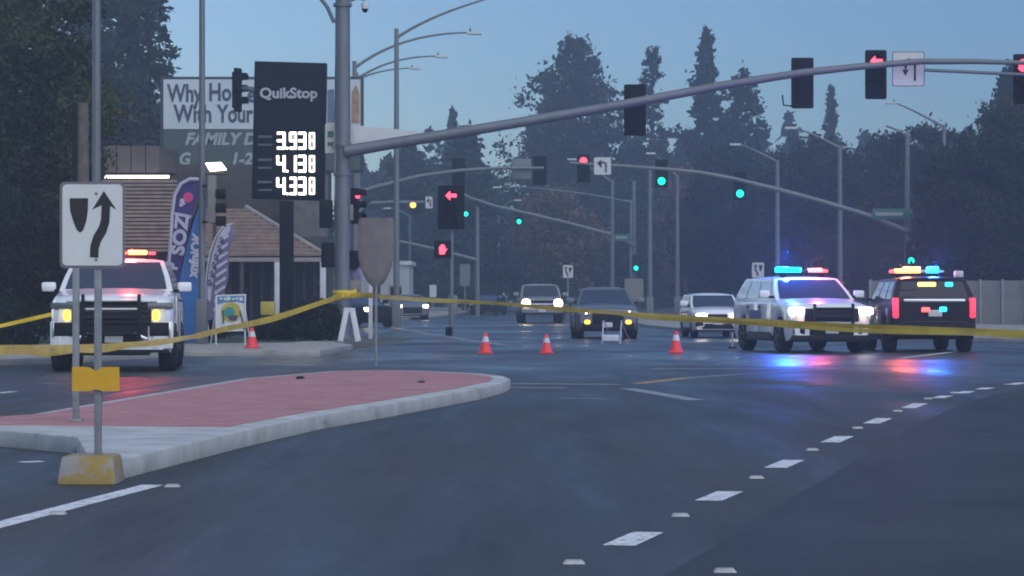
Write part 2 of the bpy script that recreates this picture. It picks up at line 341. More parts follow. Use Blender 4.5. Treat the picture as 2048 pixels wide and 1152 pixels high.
# road paint
M['asphalt_new'] = mat('asphalt_new', (0.038, 0.040, 0.042), 0.64, var=0.28, scale=0.35, spec=0.27, bump=0.1)
stain(M['asphalt_new'], (0.016, 0.017, 0.019), 1.1, 0.5, 0.7, 0.7, (1.0, 0.12, 1))
sheet('resurfaced_lane', gp((1330, 1152), (1420, 1100), (1540, 1020), (1640, 965), (1740, 905), (1835, 850), (1910, 815), (1990, 790), (2120, 768), (2600, 800))+[(16, 22), (9, 10), (2.0, 7.5), (0.45, 9.5)], 0.006, 'asphalt_new', road)
def dash(x0, y0, x1, y1, w, m='paint_line', name='lane_dash', z=0.008):
    a, b = Vector((*gp((x0, y0))[0], 0)), Vector((*gp((x1, y1))[0], 0)); t = (b-a).normalized(); s = Vector((-t.y, t.x, 0))*w/2
    mb = MB().prism([(*(a-s).xy, z-.002), (*(b-s).xy, z-.002), (*(b+s).xy, z-.002), (*(a+s).xy, z-.002)], (0, 0, 1), 0.003)
    return mb.build(name, m, road)
for (x0, y0, x1, y1) in [(1238, 1093, 1296, 1067), (1417, 1003, 1460, 985), (1551, 937, 1587, 922), (1660, 886, 1689, 874), (1743, 848, 1768, 838), (1817, 817, 1841, 808), (1876, 797, 1893, 792.5), (1922, 787.5, 1938, 783.5), (1962, 779.5, 1978, 776.5), (2020, 770, 2044, 766.5), (2066, 763.5, 2085, 761)]:
    dash(x0, y0, x1, y1, 0.17)
for (x, y) in [(1148, 1129), (1361, 1034), (1513, 958), (1625, 902), (1715, 858), (1795, 824), (1856, 799), (1908, 787), (1450, 1146)]:
    c = G(x, y); MB().box((c.x, c.y, 0.014), (0.11, 0.10, 0.018), None, 0.72).build('road_marker', 'marker', road, bevel=0.003)
dash(-140, 1088, 305, 972, 0.15, name='edge_line')
for (x, y, w) in [(345, 975, 0.09), (115, 1030, 0.08)]:
    c = G(x, y); MB().box((c.x, c.y, 0.014), (0.11, 0.10, 0.018), None, 0.72).build('road_marker', 'marker', road, bevel=0.003)
dash(40, 926, 84, 924.5, 0.10)
for a in [(1275, 768, 1370, 757, 0.22, 'paint_yellow'), (1370, 757, 1480, 749, 0.12, 'paint_worn'), (1480, 749, 1690, 737, 0.10, 'paint_worn'), (1255, 778, 1390, 801, 0.25, 'paint_worn'), (1800, 717, 1910, 704, 0.14, 'paint_line'),
          (1300, 738, 1560, 738.5, 0.3, 'paint_worn'), (1430, 729, 1640, 711, 0.14, 'paint_worn'), (1010, 768, 1240, 770, 0.25, 'paint_worn'), (1110, 797, 1210, 799, 0.12, 'paint_worn'),
          (700, 719, 860, 718, 0.35, 'paint_worn'), (540, 730, 630, 730, 0.5, 'paint_worn'), (860, 713, 960, 712, 0.3, 'paint_worn'), (810, 660, 930, 680, 0.3, 'paint_worn'), (790, 676, 920, 673, 0.3, 'paint_worn'),
          (930, 680, 1010, 691, 0.3, 'paint_worn'), (0, 787, 28, 784, 0.12, 'paint_line'), (85, 768, 110, 767, 0.12, 'paint_worn'), (1700, 724, 1760, 722, 0.3, 'paint_worn'), (1190, 700, 1340, 699, 0.3, 'paint_worn'), (1020, 776, 1130, 777, 0.2, 'paint_worn')]:
    dash(*a[:5], m=a[5], name='painted_line')

# ------------------------------------------------------------------ signs on the island
def arrow_sign(parent, w, h, y0=-0.012, mirror=False):
    """keep-right symbol: shield and bent arrow, panel centre at origin, facing -Y"""
    s = -1 if mirror else 1
    sh = [(-0.38, 0.33), (-0.07, 0.33), (-0.075, 0.18), (-0.10, 0.05), (-0.15, -0.06), (-0.20, -0.095), (-0.26, -0.06), (-0.32, 0.05), (-0.37, 0.18)]
    MB().prism([(s*x*w, y0, z*h) for x, z in sh], (0, -1, 0), 0.002).build('shield_mark', 'ink', parent)
    c = [(0.03, -0.40), (0.035, -0.28), (0.08, -0.17), (0.17, -0.06), (0.215, 0.05), (0.225, 0.24)]
    lf = []; rt = []
    for i, (x, z) in enumerate(c):
        a = c[max(0, i-1)]; b = c[min(len(c)-1, i+1)]; t = Vector((b[0]-a[0], b[1]-a[1])).normalized(); n = Vector((-t.y, t.x))*0.072
        lf.append((x+n.x, z+n.y)); rt.append((x-n.x, z-n.y))
    pts = lf+[(0.00, 0.19), (0.19, 0.42), (0.40, 0.19)]+rt[::-1]
    MB().prism([(s*x*w, y0, z*h) for x, z in pts], (0, -1, 0), 0.002).build('arrow_mark', 'ink', parent)
def rounded_rect(w, h, r, n=4):
    out = []
    for cx, cz, a0 in ((w/2-r, h/2-r, 0), (-w/2+r, h/2-r, 90), (-w/2+r, -h/2+r, 180), (w/2-r, -h/2+r, 270)):
        for k in range(n+1):
            a = R(a0+90*k/n); out.append((cx+r*math.cos(a), cz+r*math.sin(a)))
    return out
d = 20.3
t = thing('traffic_sign', 'white sign with black shield and bent arrow on the near tip of the island', 'traffic sign', (gx(195, d), d, 0.2))
zz = lambda y: gz(y, d)-0.2
px = lambda x: gx(x, d)-gx(195, d)
MB().box((0, 0.03, (zz(368))/2), (0.05, 0.04, zz(368))).build('post', 'post', t, bevel=0.004)
sc_ = obj('panel_rim', MB().prism([(x+px(185), -0.002, z+zz(450)) for x, z in rounded_rect(0.458, 0.606, 0.035)], (0, 1, 0), 0.008).mesh('panel_rim'), 'sign_rim', t)
pn = obj('panel', MB().prism([(x, -0.006, z) for x, z in rounded_rect(0.42, 0.568, 0.03)], (0, 1, 0), 0.004).mesh('panel'), 'sign_white', t, (px(185), -0.001, zz(450)))
arrow_sign(pn, 0.42, 0.568, y0=-0.0065)
for z in (0.22, -0.24): MB().lathe([(0.009, 0), (0.009, -0.006), (0.004, -0.009)], (px(193)-px(185), -0.008, z), 'y', 10).build('bolt', 'galv', pn)
mk = []
for i in range(25):
    u = i/24; mk.append((-0.165+0.33*u, 0.085-0.028*math.exp(-((u-0.5)/0.09)**2)))
mk += [(0.165, -0.075)]+[(0.165-0.33*i/24, -0.085+0.012*math.exp(-((i/24-0.5)/0.1)**2)) for i in range(25)]
MB().prism([(x+px(192), -0.016, z+zz(758)) for x, z in mk], (0, 1, 0), 0.01).build('object_marker', 'yellow_plate', t)
c = Vector((gx(152, 26.6), 26.6, 0.158))
t = thing('sign_post', 'bare grey metal post behind the bent arrow sign on the island', 'post', c)
MB().box((0, 0, 0.80), (0.06, 0.05, 1.6)).build('post_tube', 'post', t, bevel=0.006)
MB().box((0, 0, 0.012), (0.12, 0.1, 0.024)).build('base_plate', 'post', t, bevel=0.004)
for i, (x, y, s_, lab) in enumerate([(600, 758, 0.05, 'dark scrap lying on the red brick paving nearer the middle'), (843, 765, 0.04, 'small reddish scrap near the rounded end of the brick paving')]):
    c = G(x, y, 0.158); b = bmesh.new(); bmesh.ops.create_icosphere(b, subdivisions=2, radius=s_)
    for v in b.verts: v.co *= 1+random.uniform(-.3, .3); v.co.z *= 0.5; v.co.x *= 1.3
    me = bpy.data.meshes.new('debris'); b.to_mesh(me); b.free(); o = obj('debris', me, 'maroon_paint' if i else 'black_plastic', None, (c.x, c.y, 0.158+s_*0.4)); tag(o, lab, 'debris')

# ------------------------------------------------------------------ signal heads and masts
def disc(c, r, t=0.02, seg=20): return MB().lathe([(r, 0), (r, -t), (r*0.7, -t*1.6), (r*0.2, -t*1.9)], c, 'y', seg)
def signal_head(parent, c, h=1.33, w=0.58, yaw=0.0, lit=None, shape='ball', back=False, hood=True, detail=True, plate=True):
    """c centre of the head in the parent's frame, front faces -Y before yaw"""
    hd = MB().box((0, 0.06, 0), (w*0.55, 0.2, h*0.82)).build('signal_head', 'signal_black', parent, bevel=0.02, loc=c, rz=yaw)
    if plate: obj('backplate', MB().prism([(x, 0.02, z) for x, z in rounded_rect(w, h, 0.05)], (0, 1, 0), 0.01).mesh('backplate'), 'signal_black', hd)
    if back: return hd
    r = min(w*0.31, h*0.135)
    for i, z in enumerate((h*0.27, 0, -h*0.27)):
        col = ('red', 'yellow', 'green')[i]; on = (lit == col)
        m = {'red': 'red_lit', 'yellow': 'yellow_lit', 'green': 'green_lit'}[col] if on and shape == 'ball' else 'signal_black'
        disc((0, -0.04, z), r, 0.02, 16 if detail else 10).build('lens', m, hd, smooth=50)
        if on and shape == 'arrow':
            q = r*0.95; pts = [(-q, 0), (-0.15*q, 0.85*q), (-0.15*q, 0.3*q), (q, 0.3*q), (q, -0.3*q), (-0.15*q, -0.3*q), (-0.15*q, -0.85*q)]
            MB().prism([(x, -0.085, z+zz_) for x, zz_ in pts], (0, -1, 0), 0.005).build('arrow_lens', 'red_lit', hd)
        if hood:
            mb = MB(); n = 10; pts = []
            for k in range(n+1):
                a = R(-20+220*k/n)
                for (yy, rr) in ((-0.04, r*1.12), (-0.26, r*1.08)):
                    mb.v.append((rr*math.cos(a), yy, z+rr*math.sin(a)))
            for k in range(n): mb.f.append((2*k, 2*k+1, 2*k+3, 2*k+2))
            me = bpy.data.meshes.new('visor'); me.from_pydata(mb.v, [], mb.f); v = obj('visor', me, 'signal_black', hd)
            sd = v.modifiers.new('thick', 'SOLIDIFY'); sd.thickness = 0.008
    return hd
def left_turn_sign(parent, c, w=0.8, h=0.85, uturn=False, yaw=0.0):
    pr = obj('lane_sign', MB().prism([(x, 0, z) for x, z in rounded_rect(w, h, 0.06)], (0, 1, 0), 0.01).mesh('lane_sign'), 'sign_rim', parent, c, yaw)
    obj('sign_face', MB().prism([(x, -0.004, z) for x, z in rounded_rect(w-0.05, h-0.05, 0.05)], (0, 1, 0), 0.003).mesh('sign_face'), 'sign_white', pr)
    s = w
    if uturn:
        MB().tube([(0.2*s, -0.012, -0.33*h), (0.2*s, -0.012, 0.12*h), (0.13*s, -0.012, 0.25*h), (0, -0.012, 0.28*h), (-0.07*s, -0.012, 0.2*h), (-0.09*s, -0.012, 0.0)], 0.028, 8).build('turn_arrow', 'ink', pr)
        MB().prism([(-0.19*s, -0.008, -0.02*h), (0.01*s, -0.008, -0.02*h), (-0.09*s, -0.008, -0.2*h)], (0, -1, 0), 0.004).build('arrow_tip', 'ink', pr)
    else:
        MB().tube([(0.2*s, -0.012, -0.33*h), (0.2*s, -0.012, 0.14*h), (0.1*s, -0.012, 0.2*h), (-0.1*s, -0.012, 0.2*h)], 0.04, 8).build('turn_arrow', 'ink', pr)
        MB().prism([(-0.05*s, -0.008, 0.36*h), (-0.05*s, -0.008, -0.12*h), (-0.33*s, -0.008, 0.16*h)], (0, -1, 0), 0.004).build('arrow_tip', 'ink', pr)
    return pr
def ped_head(parent, c, lit=True, yaw=0.0, w=0.45, h=0.46):
    hd = MB().box((0, 0.06, 0), (w, 0.18, h)).build('pedestrian_head', 'signal_black', parent, bevel=0.02, loc=c, rz=yaw)
    if lit:
        mb = MB(); q = 0.17
        mb.prism([(x*q, -0.035, z*q) for x, z in [(-.55, -.9), (.4, -.9), (.62, -.3), (.95, .05), (.75, .2), (.5, 0), (.5, .75), (.25, .8), (.2, 1), (-.05, 1), (-.1, .9), (-.35, .85), (-.4, .6), (-.6, .55), (-.65, -.2)]], (0, -1, 0), 0.004)
        mb.build('hand_lens', 'red_lit', hd)
    return hd

D0 = 76.4
def L0(x, y, d=D0): return P(x, y, d)-org
org = Vector((gx(685, D0), D0, 0.13))
t = thing('traffic_signal', 'tall grey mast with long curved arm of signals reaching right over the junction', 'traffic signal', org)
MB().tube([(0, 0, 0), (0, 0, 4.6), (0, 0, 5.6), (0, 0, 9.6)], [0.235, 0.215, 0.212, 0.19], 20).build('pole', 'galv', t, smooth=50)
MB().lathe([(0.36, 0), (0.36, 0.05), (0.27, 0.06), (0.26, 0.12)], (0, 0, 0), 'z', 20).build('base_plate', 'galv', t, smooth=40)
for y in (290, 348, 10): MB().lathe([(0.225, -0.05), (0.25, -0.045), (0.25, 0.045), (0.225, 0.05)], (0, 0, gz(y, D0)-0.13), 'z', 20).build('collar', 'galv', t, smooth=40)
arm_px = [(690, 303), (760, 291), (900, 268), (1050, 243), (1250, 208), (1450, 170), (1600, 146), (1720, 133), (1840, 123), (1950, 123), (2060, 126), (2110, 128)]
n = len(arm_px)
MB().tube([L0(x, y, D0-0.30) for x, y in arm_px], [0.165-0.115*i/(n-1) for i in range(n)], 14).build('mast_arm', 'galv', t, smooth=50)
MB().tube([L0(1850, 140, D0-0.25), L0(2110, 152, D0-0.25)], 0.045, 10).build('brace_rod', 'galv', t, smooth=50)
for x, y, hh, ww, lit, sh, bk in [(1270, 220, 1.36, 0.58, None, 'ball', True), (1605, 166, 1.34, 0.59, None, 'ball', True), (1752, 149, 1.30, 0.57, 'red', 'arrow', False), (2048, 158, 1.32, 0.56, 'red', 'ball', False)]:
    signal_head(t, L0(x, y, D0+0.05), hh, ww, 0, lit, sh, bk)
left_turn_sign(t, L0(1817, 138, D0+0.02), 0.86, 0.92, True)
MB().tube([L0(1583, 212, D0+.05), L0(1567, 210, D0+.05), L0(1565, 190, D0+.05)], 0.022, 8).build('camera_bracket', 'signal_black', t)
sn = obj('street_name_sign', MB().prism([L0(x, y, D0+0.3) for x, y in [(650, 248), (705, 250), (840, 263), (845, 273), (840, 280), (705, 306), (650, 306)]], (0, 1, 0), 0.12).mesh('street_name_sign'), 'white_trim', t)
MB().prism([L0(x, y, D0+0.29) for x, y in [(655, 262), (667, 262), (667, 275), (655, 275)]], (0, -1, 0), 0.005).build('name_band', 'green_sign', sn)
MB().prism([L0(x, y, D0+0.29) for x, y in [(655, 284), (667, 284), (667, 292), (655, 292)]], (0, -1, 0), 0.005).build('name_band', 'green_sign', sn)
# second arm, running back and left to a lone head
a2 = bez(L0(680, 300), L0(610, 190, 80), L0(487, 176, 84), 12)
MB().tube(a2, [0.13-0.06*i/12 for i in range(13)], 12).build('mast_arm', 'galv', t, smooth=50)
signal_head(t, L0(477, 180, 84.2), 1.28, 0.42, R(62), None, 'ball', False)
# heads on the pole itself
MB().box(L0(652, 428, D0+.1), (0.34, 0.36, 0.74)).build('pedestrian_head', 'signal_black', t, bevel=0.03)
MB().box(L0(655, 510, D0+.1), (0.32, 0.34, 0.66)).build('pedestrian_head', 'signal_black', t, bevel=0.03)
h_ = signal_head(t, L0(712, 412, D0+.05), 1.15, 0.36, R(58), 'red', 'ball', False, True, True, False)
MB().box(L0(703, 425, D0-.1), (0.10, 0.1, 0.42)).build('bracket', 'signal_tan', t, bevel=0.02)
ped_head(t, L0(713, 520, D0), False, R(70), 0.34, 0.5)
MB().box(L0(713, 546, D0), (0.22, 0.03, 0.28)).build('push_button_sign', 'flag_lilac', t, bevel=0.01)
MB().box(L0(710, 571, D0), (0.26, 0.2, 0.27)).build('push_button_box', 'signal_tan', t, bevel=0.02)
MB().tube([L0(668, 45), L0(655, 15), L0(640, -5)], 0.05, 8).build('luminaire_arm', 'galv', t, smooth=50)
MB().tube([L0(700, 2), L0(716, -4), L0(729, 0)], 0.03, 8).build('camera_arm', 'galv', t)
MB().lathe([(0.04, 0.12), (0.10, 0.1), (0.11, 0.0), (0.10, -0.05)], L0(730, 14), 'z', 14).build('camera_housing', 'white_trim', t, smooth=40)
MB().lathe([(0.085, -0.05), (0.075, -0.1), (0.04, -0.14), (0.01, -0.15)], L0(730, 14), 'z', 14).build('camera_dome', 'signal_black', t, smooth=60)

# median signal with red arrow and pedestrian head
D1 = 94.0; org = Vector((gx(903, D1), D1, 0.004))
def L1(x, y, d=D1): return P(x, y, d)-org
t = thing('traffic_signal', 'slim pole with big black head showing a red arrow above a red hand', 'traffic signal', org)
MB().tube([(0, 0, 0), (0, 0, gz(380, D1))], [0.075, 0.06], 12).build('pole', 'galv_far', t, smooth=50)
signal_head(t, L1(902, 415, D1-0.2), 1.42, 0.86, 0, 'red', 'arrow', False)
ped_head(t, L1(885, 499, D1-0.15), True, 0, 0.55, 0.56)
MB().box((-0.08, 0, 0.14), (0.22, 0.22, 0.28)).build('base_box', 'signal_black', t, bevel=0.02)

# far junction, right-hand mast
D2 = 138.0; org = Vector((gx(1815, D2), D2, 0.1))
def L2(x, y, d=D2): return P(x, y, d)-org
t = thing('traffic_signal', 'far right mast with pale arm of red and green signals and street name sign', 'traffic signal', org)
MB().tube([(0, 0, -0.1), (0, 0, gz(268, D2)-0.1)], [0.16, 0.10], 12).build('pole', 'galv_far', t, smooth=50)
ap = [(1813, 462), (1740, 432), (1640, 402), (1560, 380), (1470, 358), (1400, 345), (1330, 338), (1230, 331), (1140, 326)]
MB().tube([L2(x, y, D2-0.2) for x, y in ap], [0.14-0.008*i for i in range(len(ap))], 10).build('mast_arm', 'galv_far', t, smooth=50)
for x, y, lit, sh in [(1167, 337, 'red', 'arrow'), (1323, 347, 'green', 'ball'), (1480, 372, 'green', 'ball')]:
    signal_head(t, L2(x, y, D2), 1.34, 0.6, 0, lit, 'ball', False, True, False)
left_turn_sign(t, L2(1205, 332, D2-0.3), 0.84, 0.86)
signal_head(t, L2(1822, 508, D2-0.3), 1.2, 0.5, 0, 'green', 'ball', False, True, False)
MB().tube(bez(L2(1815, 272), L2(1795, 258), L2(1772, 252), 6), 0.05, 8).build('luminaire_arm', 'galv_far', t)
nm = MB().box(L2(1785, 428, D2-0.35), (1.9, 0.06, 0.5)).build('street_name_sign', 'green_sign', t, bevel=0.02)
MB().box(L2(1778, 428, D2-0.385), (1.3, 0.01, 0.16)).build('name_band', 'bill_pale', nm)
# far junction, left-hand mast
org = Vector((gx(706, 132), 132, 0.1))
def L3(x, y, d=132.): return P(x, y, d)-org
t = thing('traffic_signal', 'far left mast half hidden by the big pole, arm with two dark heads', 'traffic signal', org)
MB().tube([(0, 0, -0.1), (0, 0, gz(340, 132)-0.1)], [0.15, 0.11], 12).build('pole', 'galv_far', t, smooth=50)
ap = [(706, 388), (760, 372), (840, 352), (920, 341), (1000, 336), (1088, 336)]
MB().tube([L3(x, y, 131.7) for x, y in ap], [0.12, .11, .10, .09, .08, .07], 10).build('mast_arm', 'galv_far', t, smooth=50)
signal_head(t, L3(917, 345), 1.30, 0.58, 0, None, 'ball', True)
signal_head(t, L3(1080, 341), 1.32, 0.60, 0, None, 'ball', True)
MB().box(L3(1043, 338, 131.9), (0.86, 0.03, 0.92)).build('sign_back', 'galv_far', t, bevel=0.01)
# third junction down the road
D4 = 205.; org = Vector((gx(1268, D4), D4, 0.1))
def L4(x, y, d=D4): return P(x, y, d)-org
t = thing('traffic_signal', 'small distant mast with sloping arm of two green lights behind the dark car', 'traffic signal', org)
MB().tube([(0, 0, -0.1), (0, 0, gz(362, D4)-0.1)], [0.19, 0.13], 10).build('pole', 'galv_far', t, smooth=50)
ap = [(1266, 490), (1225, 470), (1140, 447), (1060, 428), (990, 412), (942, 396), (925, 388)]
MB().tube([L4(x, y, D4-.2) for x, y in ap], [0.15, .14, .13, .12, .11, .10, .09], 10).build('mast_arm', 'galv_far', t, smooth=50)
for x, y in ((932, 419), (1038, 434)): signal_head(t, L4(x, y), 1.2, 0.52, 0, 'green', 'ball', False, False, False)
signal_head(t, L4(1272, 527, D4-.3), 1.2, 0.52, 0, 'green', 'ball', False, False, False)
nm = MB().box(L4(1243, 475, D4-.4), (1.35, 0.05, 0.5)).build('street_name_sign', 'green_sign', t)
MB().box(L4(1243, 475, D4-.44), (0.8, 0.01, 0.2)).build('name_band', 'bill_pale', nm)
D5 = 190.; org = Vector((gx(722, D5), D5, 0.1))
def L5(x, y, d=D5): return P(x, y, d)-org
t = thing('traffic_signal', 'distant left mast with flat arm carrying an amber light', 'traffic signal', org)
MB().tube([(0, 0, -0.1), (0, 0, gz(400, D5)-0.1)], [0.17, 0.13], 10).build('pole', 'galv_far', t, smooth=50)
MB().tube([L5(722, 407), L5(780, 404), L5(860, 404)], [0.11, 0.10, 0.09], 8).build('mast_arm', 'galv_far', t)
hd = signal_head(t, L5(837, 410), 1.1, 0.85, 0, None, 'ball', True)
disc((-0.36, -0.05, 0), 0.2).build('lens', 'yellow_lit', hd)
left_turn_sign(t, L5(858, 405, D5-.3), 0.5, 0.8)
# low far arm seen between the hooded sign and the red hand
org = Vector((gx(955, 178), 178, 0.004))
def L6(x, y, d=178.): return P(x, y, d)-org
t = thing('traffic_signal', 'thin distant pole with a low pale arm sloping up behind the red hand', 'traffic signal', org)
MB().tube([(0, 0, 0), (0, 0, gz(415, 178))], [0.15, 0.1], 10).build('pole', 'galv_far', t, smooth=50)
MB().tube([L6(955, 520), L6(870, 498), L6(792, 481)], [0.11, 0.10, 0.08], 8).build('mast_arm', 'galv_far', t)

# ------------------------------------------------------------------ street lights
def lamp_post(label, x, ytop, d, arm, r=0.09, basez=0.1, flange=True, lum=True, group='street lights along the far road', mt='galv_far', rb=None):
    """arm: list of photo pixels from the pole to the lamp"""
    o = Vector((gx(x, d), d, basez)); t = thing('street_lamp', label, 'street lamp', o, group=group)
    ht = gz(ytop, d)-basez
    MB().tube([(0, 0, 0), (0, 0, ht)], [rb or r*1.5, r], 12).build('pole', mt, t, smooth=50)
    if flange: MB().box((0, 0, 0.55), (r*4, r*4, 1.1)).build('base_housing', mt, t, bevel=0.03)
    if arm:
        pts = [P(ax, ay, d)-o for ax, ay in arm]
        if len(pts) == 3: pts = bez(*pts, n=10)
        MB().tube(pts, [r*0.75-(r*0.35)*i/(len(pts)-1) for i in range(len(pts))], 10).build('arm', mt, t, smooth=60)
        if lum:
            e = pts[-1]; dx = 1 if pts[-1].x > pts[0].x else -1
            lm = MB().box((e.x+dx*0.22, 0, e.z-0.03), (0.62, 0.26, 0.13)).build('luminaire', 'white_trim', t, bevel=0.04)
            MB().lathe([(0.03, 0), (0.035, 0.1), (0.02, 0.14)], (e.x+dx*0.05, 0, e.z+0.03), 'z', 8).build('photocell', 'signal_black', lm)
    return t
lamp_post('tall grey pole rising behind the bent arrow sign, cut by the top edge', 193, -60, 61, None, 0.085, 0.13, True, False, None, 'galv', 0.1)
lp = lamp_post('grey pole beside the blue feather flag, carrying a tan signal head', 404, -60, 70.6, None, 0.07, 0.13, True, False, None, 'galv', 0.085)
o_ = Vector((gx(404, 70.6), 70.6, 0.13))
hd = MB().box(P(424, 398, 70.4)-o_, (0.2, 0.22, 1.15)).build('signal_head', 'signal_tan', lp, bevel=0.02)
for y in (388, 416, 442):
    MB().lathe([(0.12, 0), (0.125, 0.24)], P(432, y, 70.35)-o_, 'x', 14).build('visor', 'signal_black', hd, smooth=50)
MB().box(P(416, 444, 70.4)-o_, (0.26, 0.06, 0.06)).build('bracket', 'signal_black', lp)
MB().box(P(414, 372, 70.4)-o_, (0.22, 0.06, 0.06)).build('bracket', 'signal_black', lp)
fl = thing('flood_light', 'bright lit floodlight above the tan signal head', 'flood light', P(428, 345, 74))
MB().box((0, 0.3, 0.06), (0.56, 0.5, 0.2)).build('housing', 'roof_dark', fl, bevel=0.02)
MB().box((0, 0.16, -2.3), (0.09, 0.09, 4.4)).build('mount_pole', 'roof_dark', fl)
MB().prism([(-0.22, -0.02, 0.24), (0.18, -0.02, 0.26), (0.32, -0.02, 0.07), (-0.10, -0.02, 0.03)], (0, 1, 0), 0.06).build('lamp_face', 'flood_lit', fl)
lamp_post('tall lamp post with long arm leaving the top edge, left of the sky', 793, 57, 112, [(793, 76), (860, 28), (1000, -10)], 0.085, 0.1, group=None)
lamp_post('lamp post just right of the big mast, highest of the three level lamps', 709, 122, 120, [(709, 136), (800, 66), (938, 65)], 0.09, 0.1, group=None)
lamp_post('lamp post right of the big mast, middle of the three level lamps', 713, 145, 140, [(713, 158), (780, 112), (874, 112)], 0.085, 0.1, group=None)
lamp_post('lamp post right of the big mast, lowest of the three level lamps', 717, 150, 160, [(717, 158), (760, 138), (822, 136)], 0.085, 0.1, group=None)
RL = [(1680, 292, 150, (1590, 255), 'grey lamp post standing behind the white police car near its nose'), (1555, 320, 166, (1478, 288), 'grey lamp post behind the blue roof lights of the white police car'),
      (1355, 350, 187, (1308, 306), 'lamp post behind the cone beside the small white car'), (1225, 360, 197, (1150, 318), 'lamp post behind the roof of the dark car facing the camera'), (1300, 340, 170, None, 'armless pale pole right of the far green street sign'), (1888, 250, 160, (1790, 205), 'faint lamp post among the trees above the dark police car')]
for x, y, d, e, lab in RL:
    lamp_post(lab, x, y, d, [(x, y+4), ((x+e[0])//2-5, (y+e[1])//2-4), e] if e else None, 0.1)
lamp_post('thin dim lamp post near the far yellow signal, left of the road', 820, 430, 230, [(820, 434), (800, 418), (780, 416)], 0.09)
lamp_post('very thin dim lamp post left of the pickup truck', 997, 420, 240, [(997, 424), (1010, 405), (1030, 400)], 0.1)
lamp_post('distant lamp post arching left above the brown autumn tree', 1262, 400, 215, [(1262, 404), (1100, 372), (1000, 374)], 0.09)

# ------------------------------------------------------------------ price sign, billboard, shop
DP = 77.2; org = Vector((gx(573, DP), DP, 0.1)); k = DP/FPX
t = thing('price_sign', 'tall black fuel price sign with three lit white prices', 'sign', org)
def LP(x, y, d=DP): return P(x, y, d)-org
MB().box((0, 0.05, LP(0, 402).z/2), (0.36, 0.3, LP(0, 402).z)).build('post', 'price_black', t, bevel=0.01)
pn = MB().prism([LP(x, y) for x, y in [(509, 122), (653, 126), (648, 401), (503, 397)]], (0, 1, 0), 0.4).build('panel', 'price_black', t, bevel=0.02)
letters('brand_letters', 'QuikStop', 0.38, 'letter_grey', t, LP(577, 187, DP-0.012), 0.012, 1.05)
SEG = {'0': 'abcdef', '1': 'bc', '2': 'abged', '3': 'abgcd', '4': 'fgbc', '5': 'afgcd', '8': 'abcdefg', '9': 'abfgcd'}
def digit(parent, ch, x, z, w, h, th, m='digit_lit', y=-0.02):
    mb = MB(); hw, hh = w/2, h/2
    B = {'a': (0, hh, w, th), 'd': (0, -hh, w, th), 'g': (0, 0, w, th), 'f': (-hw, hh/2, th, hh+th*.6), 'b': (hw, hh/2, th, hh+th*.6), 'e': (-hw, -hh/2, th, hh+th*.6), 'c': (hw, -hh/2, th, hh+th*.6)}
    yy = 0
    for s in SEG[ch]:
        bx, bz, bw, bh = B[s]; mb.box((bx, yy, bz), (bw+th*0.5 if s in 'adg' else bw, 0.01, bh)); yy -= 0.0015
    return mb.build('digit', m, parent, loc=(x, y, z))
for row, (txt, y0, y1) in enumerate([('3938', 263, 300), ('4138', 309, 346), ('4338', 353, 391)]):
    c = LP(592, (y0+y1)/2, DP); rw = MB().box((0, 0.001, 0), (1.18, 0.012, 0.58)).build('price_row', 'price_black', t, loc=(c.x, -0.008, c.z))
    h = (y1-y0-7)*k
    for ch, x, w in zip(txt, (562, 586, 604, 624), (13, 10, 12, 8)): digit(rw, ch, (x-592)*k, 0, (w)*k, h, 0.068 if w > 8 else 0.045)
    MB().box(((574.5-592)*k, -0.02, -h/2), (0.05, 0.01, 0.06)).build('decimal_point', 'digit_lit', rw)
    for dy in (-8, 8): MB().box(((530-592)*k, -0.014, -dy*k), (28*k, 0.008, (5 if dy < 0 else 4)*k)).build('grade_bar', 'price_grey', rw)

DB = 116.; org = Vector((gx(523, DB), DB, 0))
def LB(x, y, d=DB): return P(x, y, d)-org
t = thing('billboard', 'large white and green billboard behind the price sign', 'billboard', org)
MB().box((0, 0.25, (LB(0, 153).z+LB(0, 345).z)/2), (407*DB/FPX, 0.4, LB(0, 153).z-LB(0, 345).z)).build('board', 'bill_frame', t, bevel=0.03)
MB().prism([LB(*p, DB+.05) for p in [(327, 159), (721, 159), (721, 258), (327, 258)]], (0, -1, 0), 0.06).build('upper_face', 'bill_white', t)
MB().prism([LB(*p, DB+.05) for p in [(327, 259), (721, 259), (721, 341), (327, 341)]], (0, -1, 0), 0.055).build('lower_face', 'bill_green', t)
for dx in (-2.6, 2.6): MB().tube([(dx, 0.3, 0), (dx, 0.3, LB(0, 345).z)], 0.18, 10).build('support_post', 'bill_frame', t)
for txt, x, y, sz, m, sx, sh in [('Why', 369, 188, 0.98, 'bill_ink', 0.70, 0), ('Ho', 440, 186, 0.98, 'bill_ink', 0.74, 0), ('e', 503, 190, 0.9, 'bill_ink', 0.8, 0), ('With', 386, 229, 0.98, 'bill_ink', 0.74, 0), ('Your', 470, 229, 0.98, 'bill_ink', 0.70, 0),
                                 ('FAMILY D', 440, 279, 0.66, 'bill_pale', 1.0, 0.25), ('G', 368, 319, 0.68, 'bill_pale', 0.9, 0.2), ('1-2', 482, 319, 0.66, 'bill_pale', 1.0, 0.2)]:
    letters('letters', txt, sz, m, t, LB(x, y, DB-.022), 0.026, sx, 0, sh)
MB().prism([LB(*p, DB-.02) for p in [(655, 180), (668, 178), (670, 245), (655, 245)]], (0, -1, 0), 0.01).build('printed_photo', 'print_blue', t)
MB().prism([LB(*p, DB-.02) for p in [(704, 182), (712, 170), (719, 185), (719, 246), (703, 246)]], (0, -1, 0), 0.01).build('printed_photo', 'skin_print', t)

